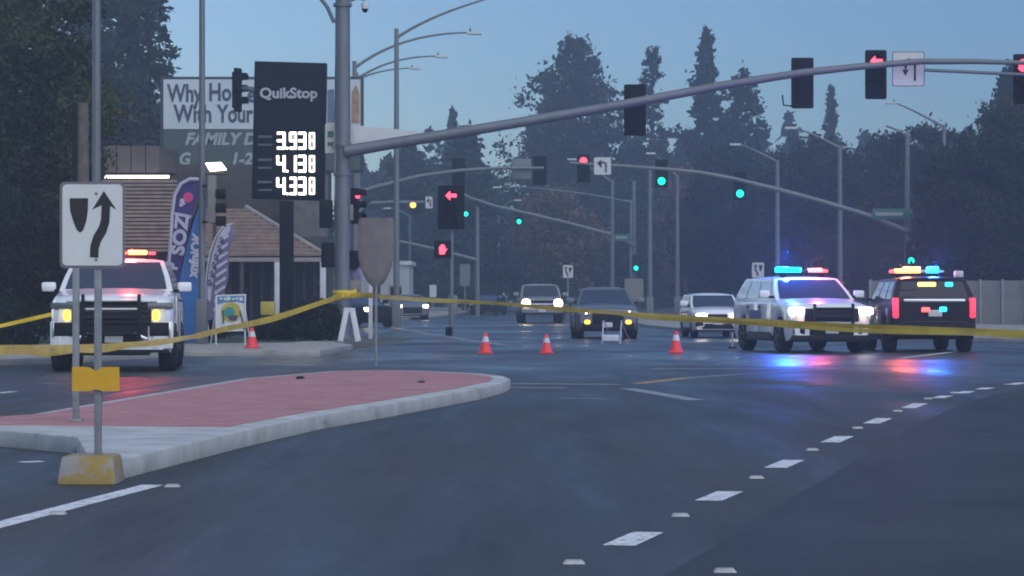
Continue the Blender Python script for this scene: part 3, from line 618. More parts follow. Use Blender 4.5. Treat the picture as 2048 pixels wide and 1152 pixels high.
# restaurant building
DS = 97.0; org = Vector((-9, DS, 0.1))
def LS(x, y, d=DS): return P(x, y, d)-org
t = thing('restaurant_building', 'low dark building with brown shingle roofs behind the feather flags', 'building', org)
x0, x1 = LS(150, 0).x, LS(648, 0).x
MB().box(((x0+x1)/2, 6.2, 1.6), (x1-x0, 10, 3.2)).build('wall', 'store_wall', t)
for i in range(9):
    xa = LS(455+i*21.5, 0).x; f = MB().box((xa+0.16, 1.19, 1.35), (0.30, 0.05, 2.1)).build('window', 'store_wall', t); MB().box((xa+0.16, 1.155, 1.35), (0.26, 0.02, 2.0)).build('pane', 'store_glass', f)
# tall mansard on the left
for i in range(19):
    v0 = i/19; z0 = LS(0, 505).z+(LS(0, 357).z-LS(0, 505).z)*v0; hh = (LS(0, 357).z-LS(0, 505).z)/19
    MB().box((LS(272, 0).x, 0.15+v0*0.9, z0+hh/2), (LS(348, 0).x-LS(196, 0).x, 0.10, hh*0.66), Matrix.Rotation(R(-10), 3, 'X')).build('shingle_course', 'roof_tile', t)
zc0, zc1 = LS(0, 505).z, LS(0, 357).z
MB().prism([(LS(197, 0).x, 0.19, zc0), (LS(197, 0).x, 1.12, zc1), (LS(197, 0).x, 2.4, zc1), (LS(197, 0).x, 2.4, zc0)], (1, 0, 0), LS(347, 0).x-LS(197, 0).x).build('roof_core', 'roof_dark', t)  # dark colour in the gaps stands in for shadow lines under the courses
MB().box((LS(266, 0).x, 1.0, LS(0, 351).z), (LS(335, 0).x-LS(205, 0).x, 0.1, 0.10)).build('light_strip', 'strip_lit', t)
for i in range(4):
    MB().prism([LS(xx, yy, DS+1.6) for xx, yy in [(205+i*29, 345), (204+i*29+28.2, 345), (204+i*29+28, 292), (205+i*29, 291)]], (0, 1, 0), 0.12).build('parapet_panel', 'brown_panel', t)
MB().prism([LS(xx, yy, DS+1.62) for xx, yy in [(321, 345), (352, 345), (340, 300), (312, 292)]], (0, 1, 0), 0.4).build('parapet_panel', 'roof_dark', t)
MB().box((LS(272, 0).x, 2.6, LS(0, 318).z), (LS(330, 0).x-LS(205, 0).x, 1.6, 0.85)).build('parapet_core', 'roof_dark', t)
# hip roof on the right
e0, e1, r1 = LS(395, 0).x, LS(650, 0).x, LS(478, 0).x
ze, zr = LS(0, 512).z, LS(0, 413).z
for i in range(13):
    v = i/13; v2 = (i+1)/13; xr = e1+(r1-e1)*(v+v2)/2
    MB().box(((e0+xr)/2, v*2.6, ze+(zr-ze)*(v+v2)/2), (xr-e0, 0.24, (zr-ze)/13*0.7), Matrix.Rotation(R(10), 3, 'X')).build('shingle_course', 'roof_tile', t)
MB().add([(e0, .1, ze-.05), (e1-.05, .1, ze-.05), (e1-.05, 7, ze-.05), (e0, 7, ze-.05), (e0, 2.6, zr-.06), (r1, 2.6, zr-.06), (r1, 4.4, zr-.06), (e0, 4.4, zr-.06)], [(3, 2, 1, 0), (4, 5, 6, 7), (0, 1, 5, 4), (1, 2, 6, 5), (2, 3, 7, 6), (3, 0, 4, 7)]).build('roof_core', 'roof_dark', t)  # dark core again paints the shade lines between shingle courses
MB().tube([(e1, 0.0, ze+.05), (r1, 2.55, zr+.06)], 0.09, 8).build('hip_ridge', 'beam', t)
MB().box(((e0+e1)/2, 0.0, ze-0.12), (e1-e0, 0.2, 0.14)).build('eave_beam', 'beam', t)
for x in (555, 646): MB().box((LS(x, 0).x, -0.02, (ze-0.2)/2), (0.19, 0.19, ze-0.2)).build('porch_post', 'white_trim', t, bevel=0.015)
MB().box((LS(484, 0).x, 0.0, (ze-0.2)/2), (0.12, 0.12, ze-0.2)).build('porch_post', 'roof_dark', t)
MB().box((LS(612, 0, DS+3).x, 4.2, 3.7), (1.3, 1.0, 3.4)).build('chimney', 'chimney', t, bevel=0.03)
MB().box((LS(430, 0, DS+5).x, 6, LS(0, 370).z), (5.0, 0.4, 1.9)).build('rear_screen', 'roof_dark', t)

# ------------------------------------------------------------------ feather flags, a-frame signs, small things at the corner
def feather_flag(label, d, outline, cloth, border, pole_px):
    base = P(pole_px[-1][0], pole_px[-1][1], d); base.z = 0.13
    t = thing('feather_flag', label, 'flag', base, group='feather flags on the corner')
    MB().tube([P(x, y, d+0.02)-base for x, y in pole_px], 0.022, 8).build('pole', 'white_trim' if border else 'signal_black', t)
    c = MB().prism([P(x, y, d)-base for x, y in outline], (0, 1, 0), 0.012).build('cloth', cloth, t)
    MB().lathe([(0.26, 0), (0.26, 0.03), (0.08, 0.05), (0.05, 0.2)], (0, 0.02, 0), 'z', 14).build('base', 'signal_black', t)
    return t, base, c
t, b, c = feather_flag('dark purple feather flag with pale rim and tall pale letters', 72.5, [(398, 362), (372, 365), (356, 382), (347, 410), (343, 470), (338, 545), (333, 640), (352, 640), (358, 560), (375, 470), (390, 410), (402, 380), (403, 364)], 'flag_purple', True,
                       [(402, 361), (380, 360), (362, 370), (350, 392), (345, 430), (341, 500), (336, 580), (332, 640), (330, 700)])
MB().tube([P(x, y, 72.45)-b for x, y in [(404, 359), (380, 358), (361, 368), (349, 391), (344, 430), (340, 500), (336, 540)]], 0.045, 8).build('rim', 'flag_white', c)
MB().prism([P(x, y, 72.49)-b for x, y in [(349, 424), (383, 431), (381, 437), (349, 430)]], (0, -1, 0), 0.005).build('cross_band', 'flag_white', c)
MB().lathe([(0.13, 0), (0.12, -0.006)], P(376, 395, 72.49)-b, 'y', 18).build('round_mark', 'flag_pink', c)
for x, y, r in ((364, 402, 0.06), (362, 410, 0.05), (368, 407, 0.035)): MB().lathe([(r, 0), (r*.9, -0.005)], P(x, y, 72.485)-b, 'y', 12).build('round_mark', 'flag_white', c)
letters('letters', 'SOZ', 0.44, 'flag_white', c, P(361, 471, 72.48)-b, 0.02, 1.15, R(83))
letters('letters', 'P', 0.3, 'flag_white', c, P(347, 533, 72.48)-b, 0.02, 1.0, R(83))
t, b, c = feather_flag('bright blue feather flag with a column of pale letters', 71.6, [(411, 402), (399, 410), (388, 440), (374, 490), (360, 550), (352, 620), (350, 690), (398, 692), (399, 600), (404, 500), (412, 430)], 'flag_blue', False,
                       [(412, 395), (402, 402), (390, 430), (376, 482), (362, 545), (352, 620), (350, 695)])
letters('letters', 'xnfniOK', 0.34, 'flag_white', c, P(391, 510, 71.58)-b, 0.018, 0.92, R(82))
t, b, c = feather_flag('white and lilac feather flag with slanted stripes and dark script', 73.2, [(465, 448), (449, 452), (434, 472), (422, 505), (414, 550), (412, 600), (416, 640), (424, 640), (440, 610), (456, 560), (458, 500), (468, 470)], 'flag_lilac', True,
                       [(466, 447), (446, 453), (431, 475), (419, 508), (412, 555), (411, 610), (416, 655), (418, 690)])
for i in range(9):
    y = 468+i*17; x = 430-i*1.2-(8 if i < 2 else 0)*0
    MB().prism([P(xx, yy, 73.17)-b for xx, yy in [(x+6, y+13), (x+27, y), (x+28, y+5), (x+7, y+20)]], (0, -1, 0), 0.004).build('stripe', 'flag_white', c)
MB().prism([P(xx, yy, 73.18)-b for xx, yy in [(462, 450), (449, 455), (436, 474), (424, 507), (416, 552), (414, 600), (421, 604), (426, 560), (434, 520), (446, 480), (460, 462)]], (0, -1, 0), 0.004).build('pale_band', 'flag_white', c)
for i in range(6):
    x_, y_ = 441-i*4.2+(2 if i < 2 else 0), 478+i*17
    MB().tube([P(x_+dx, y_+dy, 73.15)-b for dx, dy in [(-4, 0), (0, -5), (3, 1), (-3, 6), (1, 9), (4, 4)]], 0.018, 6).build('script_stroke', 'flag_purple', c)

def a_frame(label, x, y, d, w, h):
    o = G(x, y); o = Vector((gx(x, d), d, 0.13 if y > 689 and x < 600 else 0.004)); t = thing('a_frame_sign', label, 'sign', o)
    return t, o
t, b = a_frame('white folding pavement sign with blue header and yellow round picture', 462, 694, 69.5, 0, 0)
def LF(x, y, d=69.5): return P(x, y, d)-b
tilt = Matrix.Rotation(R(-8), 3, 'X')
MB().prism([LF(x, y) for x, y in [(432, 590), (492, 588), (490, 662), (430, 664)]], (0, 1, 0), 0.03).build('board', 'sign_white', t)
MB().prism([LF(x, y, 69.49) for x, y in [(435, 593), (489, 591), (488, 606), (475, 603), (450, 604), (435, 609)]], (0, -1, 0), 0.004).build('header_band', 'af_blue', t)
for i, (xx, ww) in enumerate([(442, .07), (450, .06), (457, .09), (467, .07), (474, .05), (482, .08)]): MB().box(LF(xx, 597+(i % 2), 69.475), (ww, 0.005, 0.045+0.02*(i % 3))).build('header_mark', 'sign_white', t)
MB().lathe([(0.24, 0), (0.235, -0.006)], LF(462, 624, 69.49), 'y', 24).build('round_picture', 'af_yellow', t)
MB().lathe([(0.13, 0), (0.125, -0.006)], LF(459, 625, 69.48), 'y', 20).build('picture_centre', 'af_green', t)
MB().prism([LF(x, y, 69.475) for x, y in [(455, 632), (476, 630), (472, 641), (460, 641)]], (0, -1, 0), 0.004).build('picture_mark', 'bill_ink', t)
for xa, ya, xb, yb in [(446, 620, 455, 692), (480, 622, 490, 660)]: MB().tube([LF(xa, ya, 69.47), LF(xb-8 if xb < 460 else xb, yb-45 if xb < 460 else yb, 69.47)], 0.02, 8).build('printed_leg', 'wood', t)
for x, y2 in ((432, 686), (490, 688)): MB().tube([LF(x, 592), LF(x, y2+6)], 0.02, 8).build('leg', 'white_trim', t)
for xa, xb in ((436, 420), (486, 502)): MB().tube([LF(xa, 592, 69.7), LF(xb, 694, 70.1)], 0.018, 8).build('leg', 'white_trim', t)
o = Vector((gx(536, 74.5), 74.5, 0.13)); t = thing('newspaper_box', 'small yellow box on a stand before the dark shop window', 'box', o)
MB().box((0, 0, 0.85), (0.36, 0.3, 0.34)).build('case', 'af_yellow', t, bevel=0.02)
MB().box((0, 0, 0.34), (0.08, 0.08, 0.68)).build('stand', 'signal_black', t)
# hooded sign, white post, white trestle beside the mast
o = Vector((gx(752, 54), 54, 0.004)); t = thing('hooded_sign', 'tall sign wrapped in a grey brown cover, right of the big mast', 'traffic sign', o)
k5 = 54/FPX
hp = []
for i in range(15):
    z = i/14; y = 600-z*(600-436); w = 36 if z > 0.5 else (4+32*max(0, min(1, (z-0.16)/0.34))**0.5)
    if z > 0.94: w = 33
    hp.append((w*k5, gz(y, 54)))
mb = MB(); n = 12
for w, z in hp:
    for j in range(n):
        a = 2*math.pi*j/n; mb.v.append((w*math.copysign(abs(math.cos(a))**0.6, math.cos(a)), 0.07*math.sin(a)*min(1, w/0.2)+0.012*math.sin(5*z+j*2.1), z))
for i in range(14):
    for j in range(n): mb.f.append((i*n+j, i*n+(j+1) % n, (i+1)*n+(j+1) % n, (i+1)*n+j))
mb.f.append(tuple(range(14*n, 15*n)))
mb.build('cover', 'hood_cloth', t, smooth=60)
MB().tube([(0, 0, 0), (0, 0, 1.9)], 0.028, 10).build('post', 'post', t)
o = Vector((gx(741, 86), 86, 0.004)); t = thing('bollard_post', 'white square post right of the big mast with yellow tape passing', 'post', o)
MB().box((0, 0, 0.82), (0.12, 0.12, 1.62)).build('shaft', 'white_trim', t, bevel=0.01); MB().box((0, 0, 1.66), (0.15, 0.15, 0.06)).build('cap', 'white_trim', t, bevel=0.015)
o = Vector((gx(699, 74.6), 74.6, 0.13)); t = thing('trestle', 'small white splayed trestle at the foot of the big mast', 'barricade', o)
for sx in (-1, 1):
    for sy in (-1, 1):
        MB().box((sx*0.15, sy*0.12, 0.40), (0.14, 0.05, 0.84), Matrix.Rotation(R(-11*sx), 3, 'Y') @ Matrix.Rotation(R(9*sy), 3, 'X')).build('leg', 'white_trim', t, bevel=0.02)
MB().box((0, 0, 0.80), (0.30, 0.16, 0.12)).build('top_rail', 'white_trim', t, bevel=0.02)
# timber pole, left
o = Vector((gx(165, 64), 64, 0.1)); t = thing('utility_pole', 'short weathered timber pole with black duct, above the bent arrow sign', 'pole', o)
MB().tube([(0, 0, 0), (0, 0, gz(206, 64)-0.1)], [0.17, 0.13], 14).build('shaft', 'wood', t, smooth=50)
MB().box((-0.15, -0.05, (gz(206, 64))/2), (0.10, 0.14, gz(206, 64)-0.2)).build('duct', 'signal_black', t)
# barricade in front of dark car
o = G(1222, 688); t = thing('barricade', 'white wire-legged barricade with low white board before the dark car', 'barricade', (o.x, o.y, 0.004)); kb = o.y/FPX
def LQ(x, y): return Vector(((x-1222)*kb, 0, (688-y)*kb))
for xa, xb in ((1207, 1204), (1243, 1240)): MB().tube([LQ(xa, 641), LQ(xb, 688)], 0.02, 8).build('leg', 'white_trim', t)
for xa, xb in ((1210, 1226), (1243, 1262)):
    q = LQ(xb, 688); q.y = 0.25; MB().tube([LQ(xa, 645), q], 0.014, 8).build('leg', 'post', t)
MB().box(LQ(1221, 676)+Vector((0, -0.03, 0)), (0.46, 0.03, 0.17)).build('board', 'sign_white', t, bevel=0.01)
o = G(1465, 697); t = thing('delineator_post', 'thin white marker post between the white car and the police car', 'post', (o.x, o.y, 0.004))
MB().tube([(0, 0, 0.03), (0, 0, 0.4)], 0.025, 10).build('shaft', 'white_trim', t); MB().lathe([(0.12, 0), (0.11, 0.03), (0.03, 0.04)], (0, 0, 0), 'z', 14).build('foot', 'signal_black', t)

# cones
def cone(label, x, y, h, d=None, z=0.004):
    o = G(x, y) if d is None else Vector((gx(x, d), d, 0)); t = thing('traffic_cone', label, 'traffic cone', (o.x, o.y, z), group='traffic cones across the junction')
    r0, r1 = h*0.30, h*0.07
    MB().box((0, 0, 0.018), (h*0.72, h*0.72, 0.036)).build('base', 'cone', t, bevel=0.01)
    MB().lathe([(r0*1.05, 0.036), (r0, 0.05), (r1, h), (r1*0.7, h+0.005)], (0, 0, 0), 'z', 20).build('body', 'cone', t, smooth=50)
    f = lambda z: r0+(r1-r0)*(z-0.05)/(h-0.05)+0.004
    MB().lathe([(f(h*0.56), h*0.56), (f(h*0.82), h*0.82)], (0, 0, 0), 'z', 20).build('white_collar', 'sign_white', t, smooth=50)
cone('orange cone beside the folding pavement sign on the left corner', 504, 708, 0.46, z=0.13)
cone('orange cone left of the pickup headlight reflections, near the island tip', 971, 707, 0.46)
cone('orange cone between the pickup truck and the dark car', 1093, 707, 0.43)
cone('orange cone in front of the small white car', 1352, 706, 0.50)

# ------------------------------------------------------------------ barrier tape
def catmull(pts, n=10):
    out = []
    for i in range(len(pts)-1):
        p0, p1, p2, p3 = pts[max(i-1, 0)], pts[i], pts[i+1], pts[min(i+2, len(pts)-1)]
        for k in range(n):
            u = k/n; out.append(0.5*((2*p1)+(p2-p0)*u+(2*p0-5*p1+4*p2-p3)*u*u+(3*p1-p0-3*p2+p3)*u**3))
    return out+[pts[-1]]
def tape(label, px3, strands=2, w=0.075, group='yellow barrier tapes'):
    path = catmull([P(*p) for p in px3]); b = path[0].copy()
    t = thing('barrier_tape', label, 'tape', b, group=group)
    for s in range(strands):
        mb = MB(); n = len(path); ph = s*2.0
        for i, p in enumerate(path):
            u = i/(n-1); tw = 0.35*math.sin(u*23+ph)+0.2*math.sin(u*57+ph*2); off = -0.055*s*(0.7+0.5*math.sin(u*9+1))-0.012*math.sin(u*41+ph)*s
            up = Vector((0, math.sin(tw), math.cos(tw)))*w/2; q = p-b+Vector((0, -0.03*s, off)); nn = Vector((0, -math.cos(tw), math.sin(tw)))*0.0015
            mb.v += [tuple(q-up+nn), tuple(q+up+nn), tuple(q+up-nn), tuple(q-up-nn)]
        for i in range(n-1):
            for j in range(4): mb.f.append((4*i+j, 4*i+(j+1) % 4, 4*i+4+(j+1) % 4, 4*i+4+j))
        mb.f += [(3, 2, 1, 0), tuple(4*(n-1)+j for j in range(4))]
        mb.build('strand', 'tape', t, smooth=30)
    return t
tr = tape('long yellow tape from the big mast across the police cars to the right edge', [(702, 589, 76.1), (740, 588, 75.2), (800, 595, 72), (1000, 607, 66), (1200, 623, 60.5), (1350, 633, 57), (1700, 651, 50), (2048, 665, 45), (2350, 676, 41)])
tape('yellow tape from the big mast down across the front of the left police car', [(684, 589, 76.0), (560, 630, 66), (430, 661, 53), (375, 675, 47.6), (280, 687, 44), (190, 693, 41), (100, 695, 38.5), (0, 696, 35), (-150, 699, 31)])
tape('thin yellow tape at the left edge rising toward the left police car', [(-80, 668, 58.3), (0, 652, 59.2), (110, 627, 60.2), (186, 610, 60.85)], 1, 0.085)
kn = thing('tape_knot', 'bunched yellow tape knotted round the big mast', 'tape', P(688, 588, 76.2), group='yellow barrier tapes')
MB().lathe([(0.245, -0.12), (0.262, -0.08), (0.25, -0.02), (0.265, 0.03), (0.25, 0.08), (0.245, 0.1)], (gx(685, D0)-gx(688, 76.2), 0.2, 0), 'z', 16).build('wrap', 'tape', kn)
MB().box((0.2, -0.12, 0.03), (0.3, 0.06, 0.1), Matrix.Rotation(R(-25), 3, 'Y')).build('loose_end', 'tape', kn, bevel=0.01)
M['lens_dim'] = mat('lens_dim', (0.10, 0.11, 0.13), 0.2, spec=0.8)
# ------------------------------------------------------------------ vehicles (front of the vehicle is +Y before turning)
def lerp(a, b, t): return a+(b-a)*t
def point_light(parent, c, col, power, r=0.08):
    l = bpy.data.lights.new('lamp_light', 'POINT'); l.color = col; l.energy = power; l.shadow_soft_size = r
    o = bpy.data.objects.new('lamp_light', l); COL.objects.link(o); o.parent = parent; o.location = c; return o
def wheel(parent, x, y, r, w, side):
    t = MB().lathe([(r*0.62, -w/2), (r*0.93, -w/2), (r, -w*0.38), (r, w*0.38), (r*0.93, w/2), (r*0.62, w/2)], (0, 0, 0), 'x', 28).build('wheel', 'tyre', parent, smooth=40, loc=(x, y, r))
    mb = MB().lathe([(r*0.63, 0), (r*0.63, side*0.03*1), (r*0.56, side*0.035), (r*0.5, side*0.01)], (side*w*0.46, 0, 0), 'x', 24)
    for k in range(5):
        a = 2*math.pi*k/5; mb.box((side*(w*0.46+0.025), math.cos(a)*r*0.33, math.sin(a)*r*0.33), (0.03, r*0.5, r*0.13), Matrix.Rotation(a, 3, 'X'))
    mb.lathe([(r*0.14, 0), (r*0.12, side*0.05)], (side*w*0.46, 0, 0), 'x', 12)
    mb.build('rim', 'rim', t)
    return t
def vehicle(name, label, cat, pos, rz, s, paint, cladding=None, group=None):
    L_, W_, H_ = s['L'], s['W'], s['H']; hw = W_/2; F = L_/2; wr = s['wr']; g = s.get('g', 0.24)
    t = thing(name, label, cat, pos, rz, group)
    yfa, yra = F-s['fa'], -F+s['ra']
    prof = [(F, s['zf']-0.13), (F-0.1, s['zf']-0.03), (F-0.3, s['zf']+0.02), (F-s['yw0'], s['zc']), (-F+0.5, s['zb']), (-F, s['zb']-0.03)]
    def ztop(y):
        for (ya, za), (yb, zb_) in zip(prof, prof[1:]):
            if y <= ya and y >= yb: return lerp(za, zb_, (ya-y)/(ya-yb+1e-9))
        return prof[-1][1]
    Ra = wr*1.16
    ys = set([F, F-0.04, F-0.1, F-0.2, F-0.32, -F, -F+0.05, -F+0.15, -F+0.3])
    for i in range(25): ys.add(lerp(F-0.4, -F+0.4, i/24))
    for yc in (yfa, yra):
        for k in range(13): ys.add(yc+Ra*math.cos(math.pi*k/12))
        ys.add(yc+Ra+0.004); ys.add(yc-Ra-0.004)
    ys = sorted([y for y in ys if -F <= y <= F], reverse=True)
    def hwid(y):
        df, dr = F-y, y+F; w = hw
        if df < 0.45: w *= 1-0.13*(1-df/0.45)**2.2
        if dr < 0.35: w *= 1-0.07*(1-dr/0.35)**2
        return w
    mb = MB(); K = None
    for y in ys:
        zt = ztop(y); zb_ = g+ (0.06 if F-y < 0.25 else 0)+(0.08 if y+F < 0.25 else 0); w = hwid(y); cr = 0.05
        for yc in (yfa, yra):
            if abs(y-yc) < Ra: zb_ = max(zb_, wr+math.sqrt(max(0, Ra*Ra-(y-yc)**2))*0.98)
        zb_ = min(zb_, zt-0.1)
        half = [(0, zt+cr), (0.5*w, zt+0.8*cr), (0.82*w, zt+0.2*cr), (0.955*w, zt-0.035)]
        za = zt-0.035
        for tt, ww in ((0.10, 0.99), (0.3, 1.0), (0.55, 1.0), (0.8, 0.985), (1.0, 0.95)): half.append((ww*w, lerp(za, zb_, tt)))
        ring = [(x, y, z) for x, z in half]+[(-x, y, z) for x, z in half[:0:-1]]
        K = len(ring); mb.v += ring
    for i in range(len(ys)-1):
        for j in range(K): mb.f.append((i*K+j, i*K+(j+1) % K, (i+1)*K+(j+1) % K, (i+1)*K+j))
    mb.f.append(tuple(range(K))); mb.f.append(tuple(reversed(range((len(ys)-1)*K, len(ys)*K))))
    body = mb.build('body', paint, t, smooth=38)
    # cabin
    y0, y1, y2, y3 = F-s['yw0']+0.08, F-s['yw1'], -F+s['yr1'], -F+s['yr0']
    wb, wt = hw*0.945, hw*s.get('tum', 0.77); zt_ = H_-0.06
    zbf, zbr = s['zc']-0.02, s['zb']-0.03
    def side(sg, u, v, o=0.0):
        zb_ = lerp(zbf, zbr, u); x = lerp(wb, wt, v)+0.02*math.sin(math.pi*v)+o
        return (sg*x, lerp(lerp(y0, y3, u), lerp(y1, y2, u), v), lerp(zb_, zt_, v)+o*0.2)
    def front(u, v, o=0.0):
        w = lerp(wb, wt, v)+0.02*math.sin(math.pi*v); return (u*w, lerp(y0, y1, v)+0.10*(1-u*u)*(1-v*0.6)+o, lerp(zbf, zt_, v)+o*0.5)
    def rear(u, v, o=0.0):
        w = lerp(wb, wt, v)+0.02*math.sin(math.pi*v); return (u*w, lerp(y3, y2, v)-0.05*(1-u*u)-o, lerp(zbr, zt_, v))
    def roof(u, v):
        a, b = Vector(front(u, 1)), Vector(rear(u, 1)); p = a.lerp(b, v); p.z += 0.06*(1-abs(u)**3)*min(1, 6*v*(1-v)+0.15)*(1 if 0 < v < 1 else 0)
        return tuple(p)
    cb = MB()
    def grid(fn, us, vs, b=cb):
        o = len(b.v)
        for u in us:
            for v in vs: b.v.append(fn(u, v))
        m_ = len(vs)
        for i in range(len(us)-1):
            for j in range(m_-1): b.f.append((o+i*m_+j, o+(i+1)*m_+j, o+(i+1)*m_+j+1, o+i*m_+j+1))
    lin = lambda a, b, n: [lerp(a, b, i/n) for i in range(n+1)]
    grid(front, lin(-1, 1, 8), lin(0, 1, 4)); grid(rear, lin(-1, 1, 8), lin(0, 1, 4))
    grid(lambda u, v: side(1, u, v), lin(0, 1, 8), lin(0, 1, 4)); grid(lambda u, v: side(-1, u, v), lin(0, 1, 8), lin(0, 1, 4))
    grid(roof, lin(-1, 1, 8), lin(0, 1, 8))
    me = bpy.data.meshes.new('cabin'); me.from_pydata(cb.v, [], cb.f); b = bmesh.new(); b.from_mesh(me)
    bmesh.ops.remove_doubles(b, verts=b.verts, dist=0.002); bmesh.ops.recalc_face_normals(b, faces=b.faces); b.to_mesh(me); b.free()
    me.polygons.foreach_set('use_smooth', [True]*len(me.polygons)); me.set_sharp_from_angle(angle=R(50))
    cab = obj('cabin', me, paint, t)
    def pane(nm, fn, us, vs):
        b = MB(); grid(fn, us, vs, b); me = bpy.data.meshes.new(nm); me.from_pydata(b.v, [], b.f); q = bmesh.new(); q.from_mesh(me)
        bmesh.ops.solidify(q, geom=q.faces[:], thickness=0.004); bmesh.ops.recalc_face_normals(q, faces=q.faces); q.to_mesh(me); q.free()
        me.polygons.foreach_set('use_smooth', [True]*len(me.polygons)); me.set_sharp_from_angle(angle=R(40))
        return obj(nm, me, s.get('glass', 'glass') if nm == 'rear_window' else 'glass', cab)
    pane('windshield', lambda u, v: front(u, v, 0.014), lin(-0.90, 0.90, 8), lin(0.07, 0.93, 4))
    pane('rear_window', lambda u, v: rear(u, v, 0.012), lin(-0.86, 0.86, 8), lin(s.get('rwv', 0.22), 0.9, 4))
    for sg in (1, -1):
        for ua, ub in s.get('win', [(0.07, 0.36), (0.40, 0.68), (0.72, 0.93)]):
            b = MB(); pane('side_window', (lambda sg: lambda u, v: side(sg, u, v, 0.008))(sg), lin(ua, ub, 4), lin(0.12, 0.88, 3))
        for k, (ya, yb) in enumerate(s.get('doors', [(0.30, 0.52), (0.52, 0.72)])):
            A, B = lerp(F, -F, ya)-0.01, lerp(F, -F, yb)+0.01; zt2 = ztop((A+B)/2)-0.09; zl = g+0.14
            dr = MB().prism([(sg*(hw-0.012), A, zl), (sg*(hw-0.012), B, zl), (sg*(hw-0.012), B, zt2), (sg*(hw-0.012), A, zt2)], (sg, 0, 0), 0.018).build('door', cladding[1] if cladding else paint, t, bevel=0.008)
            MB().box((sg*(hw+0.018), B+0.14, zt2-0.08), (0.03, 0.18, 0.035)).build('handle', 'black_plastic', dr, bevel=0.008)
        MB().box((sg*(hw-0.02), (yfa+yra)/2, g+0.04), (0.10, yfa-yra-2*Ra, 0.12)).build('sill', 'black_plastic', t, bevel=0.02)
        mr = MB().box((sg*(hw+0.14), F-s['yw0']-0.22, s['zc']+s.get('mz', 0.13)), (0.25, 0.12, 0.17)).build('mirror', s.get('mirror', paint), t, bevel=0.04)
        MB().box((sg*(hw+0.14), F-s['yw0']-0.285, s['zc']+s.get('mz', 0.13)), (0.20, 0.012, 0.12)).build('mirror_glass', 'glass', mr)
        MB().box((sg*(hw-0.02), F-s['yw0']-0.2, s['zc']+s.get('mz', 0.13)-0.07), (0.14, 0.07, 0.06)).build('mirror_arm', 'black_plastic', mr)
    for sg in (1, -1):
        for y in (yfa, yra): wheel(t, sg*(hw-0.13), y, wr, s.get('tw', 0.25), sg)
    MB().box((0, (yfa+yra)/2, g+0.10), (W_*0.72, yfa-yra+0.9, 0.18)).build('underbody', 'black_plastic', t)
    def fr(nm, x, z, w, h, m, depth=0.14, proud=0.015, bev=0.015, rot=None, y=None, parent=None):
        return MB().box((x, (F if y is None else y)+proud-depth/2, z), (w, depth, h), rot).build(nm, m, parent or t, bevel=bev)
    def bk(nm, x, z, w, h, m, depth=0.14, proud=0.015, bev=0.015, y=None, rot=None):
        return MB().box((x, (-F if y is None else y)-proud+depth/2, z), (w, depth, h), rot).build(nm, m, t, bevel=bev)
    return t, fr, bk, F, hw
def light_bar(t, y, z, w, cells):
    lb = MB().box((0, y, z+0.03), (w, 0.26, 0.05)).build('light_bar', 'black_plastic', t, bevel=0.012)
    for x in (-w*0.36, w*0.36): MB().box((x, y, z-0.03), (0.08, 0.18, 0.09)).build('bar_foot', 'black_plastic', lb)
    for x, cw, ch, m in cells: MB().box((x, y, z+0.055+ch/2), (cw, 0.24, ch)).build('beacon', m, lb, bevel=min(0.03, ch*0.4), seg=3)
    return lb
def push_bar(t, F, z0, z1, w):
    pb = MB().box((-w/2, F+0.16, (z0+z1)/2), (0.06, 0.08, z1-z0)).build('push_bar', 'black_plastic', t, bevel=0.015)
    MB().box((w/2, F+0.16, (z0+z1)/2), (0.06, 0.08, z1-z0)).build('upright', 'black_plastic', pb, bevel=0.015)
    for z in (lerp(z0, z1, .15), lerp(z0, z1, .5), lerp(z0, z1, .82)): MB().tube([(-w/2, F+0.16, z), (w/2, F+0.16, z)], 0.03, 10).build('cross_bar', 'black_plastic', pb, smooth=50)
    for sx in (-1, 1): MB().box((sx*w/2, F+0.06, z0+0.06), (0.05, 0.2, 0.06)).build('mount', 'black_plastic', pb)
    return pb

# -- left: big white police SUV, seen from the front
s = dict(L=5.3, W=2.10, H=1.99, wr=0.42, fa=0.98, ra=1.2, g=0.32, zf=1.26, zc=1.40, zb=1.36, mz=0.06, yw0=1.45, yw1=2.15, yr1=0.35, yr0=0.08, tum=0.76, tw=0.30)
dT = 52.3; t, fr, bk, F, hw = vehicle('police_suv', 'white police SUV facing the camera with red roof lights and amber lamps', 'police car', (gx(240, dT), dT, 0.004), R(180+4.6), s, 'white_paint')
fr('hood_edge', 0, 1.22, 1.55, 0.05, 'white_paint', 0.2, 0.02)
gr = fr('grille', 0, 0.99, 1.36, 0.42, 'black_plastic', 0.2, 0.03, 0.03)
for z in (0.86, 0.95, 1.04, 1.12): MB().box((0, F+0.035, z), (1.3, 0.012, 0.018)).build('grille_bar', 'rim', gr)
MB().box((0, F+0.042, 1.08), (1.0, 0.012, 0.03)).build('grille_trim', 'chrome', gr)
